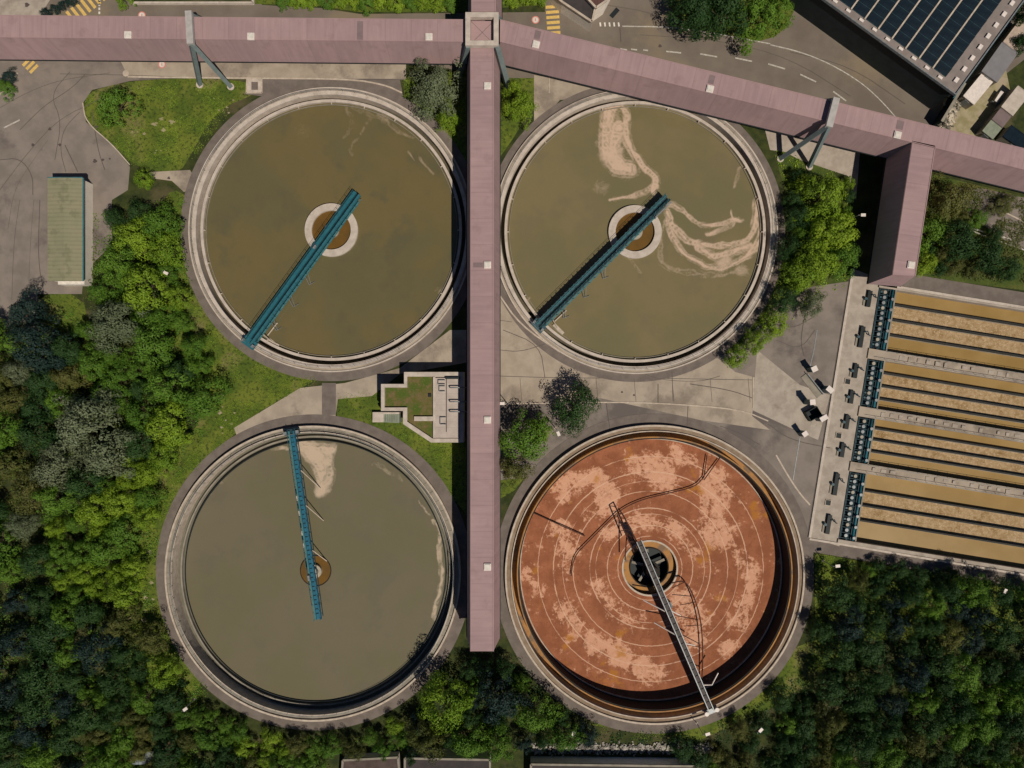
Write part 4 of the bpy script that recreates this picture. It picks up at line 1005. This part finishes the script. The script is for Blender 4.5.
# top buildings
M['tarroof'] = mat('tar_roof', (.045, .04, .04), (.06, .05, .05), .6, .9)
M['redroof'] = mat('red_brown_roof', (.13, .065, .055), (.10, .05, .045), .6, .9, rib=(0, .6, .8, .2))
def flat_building(pts, z, label, roof, edge, name='low_building'):
    q_ = [P(x, y, z) for x, y in pts]; c = sum(q_, Vector()) / len(q_)
    t = thing(name, label, 'building', (c.x, c.y, 0))
    l_ = [(p.x - c.x, p.y - c.y) for p in q_]
    MB().prism(l_, 0, z - .2).build('wall', M['shedwall'], t)
    li = [(x * .9, y * .9) for x, y in l_]
    MB().prism(l_, z - .2, z - .05).build('roof', M[roof], t)
    m = MB()
    for i in range(len(l_)):
        j = (i + 1) % len(l_); m.beam((*l_[i], z + .05), (*l_[j], z + .05), .4, .3)
    m.build('parapet', M[edge], t); return t
flat_building([(540, -18), (562, 2), (592, 22), (595, 9), (570, -18)], 4, 'low building with dark tar roof and pale rim at the top edge', 'tarroof', 'curb')
flat_building([(572, -18), (596, 8), (606, 1), (616, -18)], 5, 'low building with reddish brown roof wedged at the top edge', 'redroof', 'curb')
flat_building([(131, -30), (253, -30), (253, 3), (131, 3)], .7, 'long low planted bed with pale rim along the top edge above the western gallery', 'soil', 'pale', 'planting_bed')
flat_building([(405, 758), (490, 759.5), (490, 800), (405, 800)], 4, 'flat roofed building with pale parapet at the bottom edge left of the centre', 'tarroof', 'wallc')
flat_building([(531, 764), (700, 766), (700, 800), (531, 800)], 3, 'long flat roofed building at the bottom edge below the stone strip', 'tarroof', 'wallc')
flat_building([(343, 760), (398, 757), (402, 800), (340, 800)], 2.2, 'building with mauve brown roof at the bottom edge left of the pale parapet roof', 'redroof2' if 'redroof2' in M else M.setdefault('redroof2', mat('mauve_roof', (.10, .075, .065), (.07, .05, .045), .6, .9)) and 'redroof2', 'wallc')
# hut in the lower left trees
z = 2.8; c = P(142, 758, z); t = thing('garden_hut', 'small hut with ribbed pale blue grey roof among the trees at the bottom left', 'hut', (c.x, c.y, 0))
MB().box(-2.1, 2.1, -1.1, 1.1, 0, z - .1).build('wall', M['dark'], t); MB().box(-2.3, 2.3, -1.3, 1.3, z - .1, z).build('roof', mat('hut_roof', (.25, .29, .31), (.2, .24, .26), 1, .7, rib=(0, .75, .6, .25)), t)
z = 1.6; c = P(161, 752, z); t = thing('log_stack', 'tan covered stack of logs right of the small hut', 'stack', (c.x, c.y, 0))
q = MB()
for i in range(6):
    for j in range(3): q.tube([(-1 + i * .38, -1.6, .2 + j * .36), (-1 + i * .38, 1.6, .2 + j * .36)], .18, 8)
q.build('log', mat('log', (.24, .16, .1), (.16, .1, .06), 2, .9), t); MB().box(-1.1, 1.1, -.3, 1.5, 1.15, 1.22).build('cover', M['bare'], t)

# containers and huts, top right
def crate(pts, z, label, roof, name='container', cat='container'):
    q_ = [P(x, y, z) for x, y in pts]; c = sum(q_, Vector()) / 4
    a_ = math.atan2((q_[1] - q_[0]).y, (q_[1] - q_[0]).x); w_ = (q_[1] - q_[0]).length; l_ = (q_[2] - q_[1]).length
    t = thing(name, label, cat, (c.x, c.y, 0), a_)
    MB().box(-w_ / 2, w_ / 2, -l_ / 2, l_ / 2, .1, z - .12).build('body', M['wallc'], t)
    q = MB(); q.box(-w_ / 2 - .06, w_ / 2 + .06, -l_ / 2 - .06, l_ / 2 + .06, z - .12, z)
    q.build('roof', M[roof], t)
    f = MB()
    for sx in (-1, 1):
        f.beam((sx * w_ / 2, -l_ / 2, z + .03), (sx * w_ / 2, l_ / 2, z + .03), .12, .06)
    f.build('frame', M[roof], t)
    MB().box(-w_ / 2 - .1, -w_ / 2 - .01, -.6, .6, .2, z - .4).build('door', M['galv'], t)
    return t
M['greyroof'] = mat('grey_roof', (.22, .215, .225), (.19, .185, .195), .6, .8)
M['brownroof'] = mat('brown_roof', (.2, .15, .15), (.16, .12, .12), .6, .8)
M['beigeroof'] = mat('beige_roof', (.5, .40, .33), (.38, .3, .24), 1.5, .8)
crate([(963, 96), (982, 73), (993, 81), (975, 105)], 2.6, 'clean white container lying beside the solar panelled building', 'hatch')
crate([(981.5, 72), (1002, 43), (1018, 53), (997.5, 81)], 3.2, 'flat grey roofed hut joining the clean white container', 'greyroof', 'site_hut', 'hut')
crate([(1003.5, 42), (1021, 19), (1034, 29), (1016, 51)], 2.8, 'beige stained container above the flat grey roofed hut', 'beigeroof')
crate([(1001.5, 107), (1018, 86), (1030, 94), (1012, 116)], 2.8, 'dull white container near the right edge above a brown roofed hut', 'pale')
crate([(992, 119.5), (1000.5, 108.5), (1011, 116.5), (1003, 127)], 2.6, 'small brown roofed hut between two pale ones near the right edge', 'brownroof', 'site_hut', 'hut')
crate([(982.5, 131), (991.5, 120), (1002, 128), (992.5, 139)], 2.4, 'small grey green roofed hut nearest to the diagonal gallery', 'stepc', 'site_hut', 'hut')
crate([(1003, 137), (1011, 126), (1036, 140), (1026, 154)], 2.4, 'dark teal gridded greenhouse roof beside the gallery at the right edge', 'panel', 'greenhouse', 'greenhouse')
crate([(995, 100.5), (1001, 91), (1003.4, 92.5), (997.5, 102)], 1.3, 'narrow white skip standing in the shade between the hut rows', 'hatch', 'waste_skip', 'skip')
t = thing('shadow_wedge', 'dark wall standing in for the shadow wedge between the solar panelled building and the gallery', 'wall', (*G(941, 112), 0), math.atan2(-(135 - 100), 927 - 948))  # dark wall added in place of a wedge of shadow
MB().box(-5, 3.6, -.2, .2, 0, 3.4).build('panel', M['dark'], t); MB().box(-5.1, 3.7, -.26, .26, 3.4, 3.5).build('coping', M['wallc'], t)
rb = MB()
for i in range(260):
    f = rr.random(); x = 958 - 16 * f + rr.gauss(0, 3.2); y = 93 + 36 * f + rr.gauss(0, 3.0); p = Vector((*G(x, y), 0)); s_ = rr.uniform(.15, .5)
    Mx = Matrix.Translation(p + Vector((0, 0, rr.uniform(.05, .8)))) @ Matrix.Rotation(rr.uniform(0, 6), 4, 'Z') @ Matrix.Rotation(rr.uniform(-.6, .6), 4, 'X')
    rb.box(-s_, s_, -s_ * .6, s_ * .6, -s_ * .25, s_ * .25, Mx)
tag(rb.build('rubble', mat('rubble', (.55, .48, .38), (.14, .13, .1), .7, .9, w=(.45, .55))), 'loose heap of pale and brown rubble between the dark shadow wedge and the white container', 'rubble', kind='stuff')
rb = MB()
for i in range(900):
    x = rr.uniform(532, 712); y = rr.gauss(748, 2.6); p = Vector((*G(x, y), 0)); s_ = rr.uniform(.08, .32)
    Mx = Matrix.Translation(p + Vector((0, 0, rr.uniform(.02, .35)))) @ Matrix.Rotation(rr.uniform(0, 6), 4, 'Z') @ Matrix.Rotation(rr.uniform(-.6, .6), 4, 'X')
    rb.box(-s_, s_, -s_ * .7, s_ * .7, -s_ * .4, s_ * .4, Mx)
tag(rb.build('stones', mat('stones', (.42, .39, .34), (.16, .15, .13), .9, .9, w=(.42, .58))), 'band of pale loose stones above the bottom edge roof', 'stones', kind='stuff')

# ---------------------------------------------------------------- vegetation
def leaf_mat(name, c, c2):
    m = bpy.data.materials.new(name); m.use_nodes = True; n = m.node_tree.nodes; l = m.node_tree.links; b = n['Principled BSDF']
    at = n.new('ShaderNodeAttribute'); at.attribute_name = 'lv'; oi = n.new('ShaderNodeObjectInfo')
    ad = n.new('ShaderNodeMath'); ad.operation = 'MULTIPLY_ADD'; l.new(oi.outputs['Random'], ad.inputs[0]); ad.inputs[1].default_value = .45; 
    mu = n.new('ShaderNodeMath'); mu.operation = 'MULTIPLY'; l.new(at.outputs['Fac'], mu.inputs[0]); mu.inputs[1].default_value = .6; l.new(mu.outputs[0], ad.inputs[2])
    mx = n.new('ShaderNodeMix'); mx.data_type = 'RGBA'; l.new(ad.outputs[0], mx.inputs[0]); mx.inputs[6].default_value = (*c, 1); mx.inputs[7].default_value = (*c2, 1)
    l.new(mx.outputs[2], b.inputs['Base Color']); b.inputs['Roughness'].default_value = .55; b.inputs['Specular IOR Level'].default_value = .3
    tr = n.new('ShaderNodeBsdfTranslucent'); l.new(mx.outputs[2], tr.inputs[0]); ms = n.new('ShaderNodeMixShader'); ms.inputs[0].default_value = .22
    out = n['Material Output']; l.new(b.outputs[0], ms.inputs[1]); l.new(tr.outputs[0], ms.inputs[2]); l.new(ms.outputs[0], out.inputs[0]); return m
LM = {'bright': leaf_mat('leaf_bright', (.12, .235, .016), (.29, .42, .03)), 'mid': leaf_mat('leaf_mid', (.058, .15, .016), (.15, .28, .028)),
      'sage': leaf_mat('leaf_sage', (.11, .15, .075), (.20, .235, .13)), 'dark': leaf_mat('leaf_dark', (.018, .058, .014), (.048, .108, .026)),
      'blue': leaf_mat('leaf_blue', (.012, .034, .032), (.028, .058, .046)), 'olive': leaf_mat('leaf_olive', (.07, .095, .02), (.16, .165, .042))}
def crown_mesh(seed, nclump=46, per=85, leaf=.07, flat=1.0):
    r = random.Random(seed); vs, fs, lv = [], [], []
    lob = [(r.uniform(0, 6.28), r.uniform(.1, .28), r.choice((2, 3, 4, 5))) for _ in range(3)]
    for i in range(nclump):
        a = r.uniform(0, 6.283); u = r.random(); el_ = math.asin(r.uniform(-.15, 1))
        env = 1 + sum(amp * math.sin(k * a + ph) for ph, amp, k in lob) * .8
        rad = r.uniform(.5, .93) * env
        cx, cy, cz = rad * math.cos(a) * math.cos(el_), rad * math.sin(a) * math.cos(el_), .42 + .55 * math.sin(el_) * r.uniform(.75, 1.05)
        if i < 4: cx, cy, cz = r.uniform(-.3, .3), r.uniform(-.3, .3), r.uniform(.8, 1.02)
        cr = r.uniform(.12, .27); tone = r.uniform(0, .55)
        for j in range(int(per * (cr / .22) ** 1.6)):
            d = Vector((r.gauss(0, 1), r.gauss(0, 1), r.gauss(.25, 1))).normalized()
            p = Vector((cx, cy, cz)) + Vector((d.x, d.y, d.z * .75)) * cr * r.uniform(.75, 1.06)
            nrm = (d * .75 + Vector((cx, cy, cz * .7)) * .55 + Vector((r.gauss(0, .22), r.gauss(0, .22), r.gauss(.15, .22)))).normalized()
            x = nrm.orthogonal().normalized(); x.rotate(Matrix.Rotation(r.uniform(0, 6.28), 3, nrm)); y = nrm.cross(x)
            s = leaf * r.uniform(.6, 1.25); b = len(vs)
            vs += [p - x * s * .5, p + y * s * .32 + nrm * s * .06, p + x * s * .6, p - y * s * .32 + nrm * s * .06]; fs.append((b, b + 3, b + 2, b + 1))
            v = min(1, max(0, tone * 1.3 + r.uniform(0, .4))); lv += [v] * 4
    me = bpy.data.meshes.new('crown'); me.from_pydata([tuple(v) for v in vs], [], fs)
    at = me.attributes.new('lv', 'FLOAT', 'POINT'); at.data.foreach_set('value', lv); return me
def trunk_mesh(seed):
    r = random.Random(seed); b = MB()
    b.tube([(0, 0, -.03), (r.uniform(-.02, .02), r.uniform(-.02, .02), .3), (r.uniform(-.04, .04), r.uniform(-.04, .04), .62), (0, 0, .85)], .055, 8, .015)
    for i in range(6):
        a = i * 1.05 + r.uniform(0, .6); z0 = r.uniform(.25, .5); q_ = r.uniform(.45, .7)
        b.tube([(0, 0, z0), (.25 * math.cos(a), .25 * math.sin(a), z0 + .13), (q_ * math.cos(a), q_ * math.sin(a), z0 + .3)], .026, 6, .006)
    me = bpy.data.meshes.new('trunk'); me.from_pydata(b.v, [], b.f); me.materials.append(M['trunk']); return me
TR = [trunk_mesh(i) for i in range(4)]
CR = {}
for k in LM:
    CR[k] = []
    for i in range(3):
        me = crown_mesh(hash_ := (ord(k[0]) * 7 + ord(k[-1]) + i * 31), nclump={'sage': 60, 'olive': 50}.get(k, 44), per={'sage': 130}.get(k, 130), leaf={'sage': .058, 'blue': .065}.get(k, .064)); me.materials.append(LM[k]); CR[k].append(me)
RV = random.Random(11); NT = [0]
def tree(px, py, r, kind, label=None, group=None, h=None, name='broadleaf_tree', cat='tree'):
    rad = r * S; h = h or rad * RV.uniform(1.35, 1.8) + 1.2
    p = P(px, py, h * .75)
    t = thing(name, label, cat, (p.x, p.y, 0), RV.uniform(0, 6.28), group)
    c = bpy.data.objects.new('crown' if cat == 'tree' else 'foliage', RV.choice(CR[kind])); COL.objects.link(c); c.parent = t
    c.scale = (rad * 1.15, rad * RV.uniform(1.02, 1.2), h)
    k = bpy.data.objects.new('trunk' if cat == 'tree' else 'stem', RV.choice(TR)); COL.objects.link(k); k.parent = t; k.scale = (rad, rad, h)
    NT[0] += 1; return t
TREES = [
 (112, 104, 19, 'mid', 'round green tree alone on the left end of the lawn'),
 (141, 178, 10, 'bright', 'small yellow green tree on the lawn tip right of the shed'),
 (437, 84, 27, 'sage', 'grey green tree at the left foot of the square tower'),
 (447, 118, 12, 'bright', 'bright shrub tree just below the grey green tree near the square tower'),
 (514, 90, 11, 'bright', 'bright tree right of the long southern gallery under the tower leg'),
 (520, 106, 16, 'bright', 'larger bright tree between the southern gallery and the foamy tank'),
 (576, 407, 23, 'dark', 'dark bluish tree alone on the pavement above the rusty tank'),
 (524, 438, 24, 'mid', 'dense green tree between the long gallery and the rusty tank'),
 (514, 470, 16, 'olive', 'small olive tree below the dense green tree beside the long gallery'),
 (541, 432, 13, 'bright', 'small bright tree left of the lamp post above the rusty tank'),
 (694, 8, 24, 'dark', 'dark tree at the left end of the clump at the top edge'),
 (728, 10, 23, 'dark', 'broad tree in the middle of the clump at the top edge'),
 (758, 14, 22, 'mid', 'greener tree near the right end of the clump at the top edge'),
 (782, 8, 14, 'mid', 'smaller tree at the right end of the clump at the top edge'),
 (826, 195, 24, 'bright', 'tall bright tree left of the branching gallery shade'),
 (838, 232, 22, 'bright', 'bright tree in the middle of the row beside the gallery shade'),
 (818, 262, 21, 'bright', 'yellowish bright tree left of the row beside the gallery shade'),
 (845, 258, 18, 'mid', 'green tree right end of the row beside the gallery shade'),
 (800, 272, 17, 'bright', 'bright tree nearest to the right rim of the foamy tank'),
 (814, 304, 13, 'sage', 'grey brown sparse tree above the asphalt corner'),
 (785, 300, 14, 'dark', 'dark low tree between the foamy tank and the sparse tree'),
 (776, 322, 14, 'bright', 'bright shrub on the tip of the green wedge right of the foamy tank'),
 (758, 340, 13, 'bright', 'bright shrub in the middle of the wedge tip'),
 (738, 356, 12, 'bright', 'last bright shrub pointing down the wedge to the pavement'),
 (800, 215, 14, 'dark', 'dark small tree between the foamy tank and the bright row'),
 (790, 245, 12, 'dark', 'dark small tree beside the right rim of the foamy tank'),
 (950, 200, 22, 'olive', 'olive tree below the diagonal gallery near the right edge'),
 (932, 232, 20, 'mid', 'green tree just right of the branching gallery'),
 (960, 240, 22, 'dark', 'dark tree above the basins in the middle of its thicket'),
 (990, 255, 18, 'dark', 'dark tree above the basins at the lower right of its thicket'),
 (1010, 268, 14, 'dark', 'small dark tree at the right end of the thicket above the basins'),
 (925, 262, 14, 'bright', 'low bright tree beside the branching gallery end'),
 (445, 708, 26, 'bright', 'tall bright tree below the end of the long southern gallery'),
 (470, 742, 19, 'mid', 'green tree on the bottom edge building corner'),
 (425, 742, 18, 'olive', 'olive tree left of the tall bright one at the bottom'),
 (498, 745, 18, 'mid', 'green tree at the bottom edge right of the parapet roof'),
 (500, 700, 24, 'blue', 'bluish dark tree right of the tall bright one'),
 (535, 715, 22, 'mid', 'green tree left below the rusty tank'),
 (565, 738, 16, 'mid', 'green tree above the stones left end'),
 (352, 752, 10, 'olive', 'olive tree overhanging the left end of the mauve brown roof at the bottom'),
 (384, 748, 11, 'mid', 'green tree overhanging the mauve brown roof at the bottom'),
 (412, 757, 9, 'dark', 'dark tree between the two flat roofs at the bottom edge'),
 (80, 428, 34, 'sage', 'large pale grey green tree in the left wood'),
 (104, 458, 26, 'sage', 'pale grey green tree touching the largest pale one on its lower right'),
 (52, 466, 24, 'sage', 'pale grey green tree below left of the largest pale one'),
 (22, 312, 20, 'blue', 'dark blue green tree at the yard end by the left edge'),
 (35, 345, 26, 'blue', 'large dark blue green tree below the yard at the left edge'),
 (62, 350, 18, 'dark', 'dark tree right of the large blue green one'),
 (112, 322, 24, 'sage', 'greyish tree below the shed end'),
 (130, 236, 20, 'bright', 'bright tree nearest the shed lower right corner'),
 (112, 262, 20, 'mid', 'green tree touching the shed lower corner'),
 (158, 222, 18, 'mid', 'green tree left of the brown tank path'),
 (163, 250, 18, 'bright', 'bright tree by the wood edge lamp post'),
 (140, 285, 24, 'bright', 'broad bright tree in the middle of the wood below the shed'),
 (176, 296, 13, 'bright', 'small bright tree beside the brown tank path'),
 (148, 345, 24, 'mid', 'green tree in the wood left of the slope lawn'),
 (165, 385, 22, 'mid', 'green tree at the lawn edge left of the sloping path'),
 (178, 372, 14, 'dark', 'small dark tree on the slope lawn edge'),
 (200, 398, 22, 'mid', 'round green tree nearest the sloping pale path'),
 (165, 425, 22, 'bright', 'bright tree in the wood upper left of the grey green tank'),
 (148, 640, 16, 'olive', 'olive tree standing off the lower left rim of the grey green tank'),
]
for x, y, r, k, lb_ in TREES: tree(x, y, r, k, lb_)
# hedge row top
for i, x in enumerate(range(282, 462, 14)):
    tree(x, RV.uniform(-4, 2), 10, 'bright' if i % 3 else 'mid', 'clipped bright bush in the hedge along the top edge left of the tower', 'hedge bushes along the top edge', 2.4, 'hedge_bush', 'bush')
for i, x in enumerate(range(504, 545, 12)):
    tree(x, -4, 9, 'bright', 'bright bush of the short hedge at the top edge right of the tower', 'short hedge right of the tower', 2.2, 'hedge_bush', 'bush')
for x, y in ((45, 12), (54, 8), (62, 4), (70, 0)):
    tree(x, y, 5.5, 'blue', 'dark clipped bush in the short hedge at the top left corner', 'dark hedge at the top left corner', 1.6, 'hedge_bush', 'bush')
tree(122, -2, 9, 'bright', 'bright bush at the top edge left of the flat grey building', None, 2.5, 'hedge_bush', 'bush')
tree(4, 88, 10, 'mid', 'bush on the traffic island at the left edge', None, 2.2, 'hedge_bush', 'bush'); tree(7, 76, 8, 'blue', 'dark bush at the top of the traffic island at the left edge', None, 2, 'hedge_bush', 'bush')
tree(1006, 205, 12, 'olive', 'low olive bush on the verge at the right edge', None, 2.5, 'shrub', 'shrub')
# woods: zones (polygon, spacing, kinds, label, group)
def fillwood(poly, n, rmin, rmax, kinds, label, group, avoid=13, hk=1.0):
    xs = [p[0] for p in poly]; ys = [p[1] for p in poly]; got = []; tries = 0
    while len(got) < n and tries < 6000:
        tries += 1; x = RV.uniform(min(xs), max(xs)); y = RV.uniform(min(ys), max(ys))
        if not inside((x, y), poly): continue
        r = RV.uniform(rmin, rmax)
        if any(math.hypot(x - q_[0], y - q_[1]) < rad_ + r * 1.0 for q_, rad_ in ((T1, 158), (T2, 152), (T3, 164), (T4, 163))): continue
        if any((x - a) ** 2 + (y - b) ** 2 < (.72 * (r + c)) ** 2 for a, b, c in got + PL): continue
        got.append((x, y, r)); k = RV.choice(kinds)
        d = {'bright': 'bright yellow green', 'mid': 'mid green', 'sage': 'greyish green', 'dark': 'dark green', 'blue': 'dark bluish green', 'olive': 'olive brown'}[k]
        tree(x, y, r, k, d + ' ' + label, d + ' ' + group, h=(r * S * RV.uniform(1.35, 1.8) + 1.2) * hk)
    PL.extend(got)
PL = [(x, y, r) for x, y, r, *_ in TREES]
fillwood([(112, 215), (170, 200), (178, 300), (215, 400), (150, 440), (120, 400), (85, 330)], 16, 11, 17, ['bright', 'mid', 'mid', 'dark'], 'tree in the wood between the shed and the brown tank', 'trees between shed and brown tank')
fillwood([(-30, 330), (90, 340), (130, 400), (140, 460), (60, 500), (-30, 560)], 24, 14, 21, ['dark', 'olive', 'mid', 'dark', 'sage'], 'tree in the wood along the left edge around the pale trees', 'trees along the left edge')
fillwood([(120, 440), (188, 430), (148, 500), (128, 600), (60, 600), (40, 500)], 26, 10, 18, ['bright', 'mid', 'bright', 'bright', 'mid'], 'tree in the sunny wood left of the grey green tank', 'sunny trees left of the grey green tank')
fillwood([(-30, 540), (60, 540), (110, 640), (70, 700), (120, 790), (-30, 790)], 30, 14, 22, ['dark', 'dark', 'blue', 'mid'], 'tree in the dark wood in the lower left corner', 'trees of the lower left corner')
fillwood([(60, 590), (120, 600), (175, 690), (215, 725), (240, 790), (100, 790), (60, 680)], 32, 10, 18, ['mid', 'olive', 'mid', 'bright', 'dark'], 'tree in the wood around the hut at the bottom left', 'trees around the hut')
fillwood([(215, 722), (330, 735), (400, 722), (405, 748), (330, 752), (300, 790), (215, 790)], 22, 8, 14, ['mid', 'bright', 'olive', 'mid'], 'low tree in the strip below the grey green tank', 'low trees below the grey green tank', hk=.8)
fillwood([(405, 690), (440, 670), (515, 665), (560, 712), (600, 740), (520, 745), (405, 748)], 14, 9, 15, ['dark', 'dark', 'mid', 'blue'], 'tree in the thicket below the end of the long gallery', 'trees below the long gallery')
fillwood([(595, 735), (700, 738), (760, 718), (790, 690), (815, 720), (790, 790), (700, 790), (700, 752), (600, 742)], 18, 8, 14, ['dark', 'mid', 'dark', 'olive'], 'tree on the slope below the rusty tank', 'trees below the rusty tank', hk=.8)
fillwood([(820, 600), (860, 578), (1050, 600), (1050, 700), (900, 720), (830, 690), (812, 640)], 42, 11, 20, ['dark', 'dark', 'olive', 'dark', 'mid', 'blue'], 'tree in the dark wood below the basins', 'trees below the basins')
fillwood([(780, 700), (900, 715), (1050, 690), (1050, 790), (770, 790)], 34, 12, 20, ['dark', 'mid', 'dark', 'olive', 'dark'], 'tree in the dark wood in the lower right corner', 'trees of the lower right corner')
fillwood([(870, 562), (1040, 590), (1040, 602), (870, 580)], 9, 7, 11, ['dark', 'mid', 'dark'], 'low tree in the row along the lower edge of the basins', 'low trees along the basins', hk=.8)
fillwood([(1000, 0), (1040, -20), (1040, 60), (1022, 40)], 4, 10, 14, ['dark'], 'tree behind the huts at the top right corner', 'trees of the top right corner')
fillwood([(915, 180), (960, 190), (1000, 240), (1020, 270), (918, 268)], 9, 8, 13, ['olive', 'dark', 'mid'], 'bushy tree in the thicket above the basins', 'thicket trees above the basins', hk=.8)
fillwood([(790, 170), (850, 180), (852, 260), (800, 290), (745, 350), (735, 340), (790, 280)], 12, 6, 10, ['bright', 'mid', 'dark'], 'low tree in the green wedge right of the foamy tank', 'low trees of the green wedge', hk=.8)
print('trees', NT[0])
# undergrowth: uncountable low leaves
def ground_cover(name, polys, n, label, k, smax=.42, hmax=.7, seed=5):
    r = random.Random(seed); vs, fs, lv = [], [], []
    tot = 0; bb = [(min(p[0] for p in q), max(p[0] for p in q), min(p[1] for p in q), max(p[1] for p in q)) for q in polys]; ar = [(b[1] - b[0]) * (b[3] - b[2]) for b in bb]
    avoid = [(T1, 149), (T2, 147), (T3, 157), (T4, 159)]
    while tot < n:
        i = r.choices(range(len(polys)), ar)[0]; b = bb[i]; x, y = r.uniform(b[0], b[1]), r.uniform(b[2], b[3]); tot += 1
        if not inside((x, y), polys[i]) or any((x - c[0]) ** 2 + (y - c[1]) ** 2 < q * q for c, q in avoid): continue
        nn = noise.noise(Vector((x * .05, y * .05, seed)))
        if nn < -.05: continue
        p0 = Vector((*G(x, y), 0)); hh = hmax * (.3 + max(0, nn) * 1.4)
        for j in range(5):
            p = p0 + Vector((r.gauss(0, .35), r.gauss(0, .35), r.uniform(.03, hh)))
            nrm = Vector((r.gauss(0, .6), r.gauss(0, .6), 1)).normalized(); xx = nrm.orthogonal().normalized(); xx.rotate(Matrix.Rotation(r.uniform(0, 6.28), 3, nrm)); yy = nrm.cross(xx)
            s = smax * r.uniform(.4, 1); q = len(vs); vs += [tuple(p - xx * s * .5), tuple(p + yy * s * .3), tuple(p + xx * s * .5), tuple(p - yy * s * .3)]; fs.append((q, q + 3, q + 2, q + 1)); v = r.random(); lv += [v] * 4
    me = bpy.data.meshes.new(name); me.from_pydata(vs, [], fs); at = me.attributes.new('lv', 'FLOAT', 'POINT'); at.data.foreach_set('value', lv)
    tag(link(name, me, LM[k]), label, 'undergrowth', kind='stuff')
WL = [(-30, 330), (37, 320), (85, 300), (92, 215), (185, 195), (190, 330), (215, 420), (165, 500), (150, 600), (240, 740), (400, 735), (400, 745), (340, 750), (300, 800), (-30, 800)]
ground_cover('undergrowth', [WL], 26000, 'low leafy undergrowth between the trees of the left wood', 'mid')
ground_cover('undergrowth', [WL], 9000, 'dry olive undergrowth scattered in the left wood', 'olive', seed=9)
WR = [(815, 560), (1060, 600), (1060, 800), (700, 800), (715, 752), (540, 744), (400, 745), (440, 660), (520, 655), (600, 735), (740, 720), (810, 650)]
ground_cover('undergrowth', [WR], 22000, 'dark low undergrowth beneath the trees along the bottom', 'dark', seed=6)
ground_cover('undergrowth', [[(775, 150), (850, 175), (856, 280), (815, 300), (725, 372), (755, 320), (787, 270), (790, 200)]], 3500, 'bright low plants covering the green wedge right of the foamy tank', 'bright', seed=8)
ground_cover('undergrowth', [[(915, 175), (1040, 205), (1040, 285), (908, 272)]], 5000, 'low olive plants on the bank above the basins', 'olive', seed=12)
ground_cover('grass', [[(85, 100), (95, 88), (250, 80), (190, 165), (130, 165)], [(190, 300), (320, 378), (237, 425), (170, 520), (165, 590), (215, 720), (140, 690), (115, 560), (215, 420)], [(337, 397), (375, 390), (470, 440), (470, 520), (400, 440)], [(404, 78), (470, 70), (470, 190), (404, 100)], [(815, 553), (900, 570), (860, 600), (815, 640)], [(600, 725), (700, 738), (690, 745), (600, 735)]], 30000, 'tufts of lawn grass around the tanks', 'bright', .22, .22, seed=3)
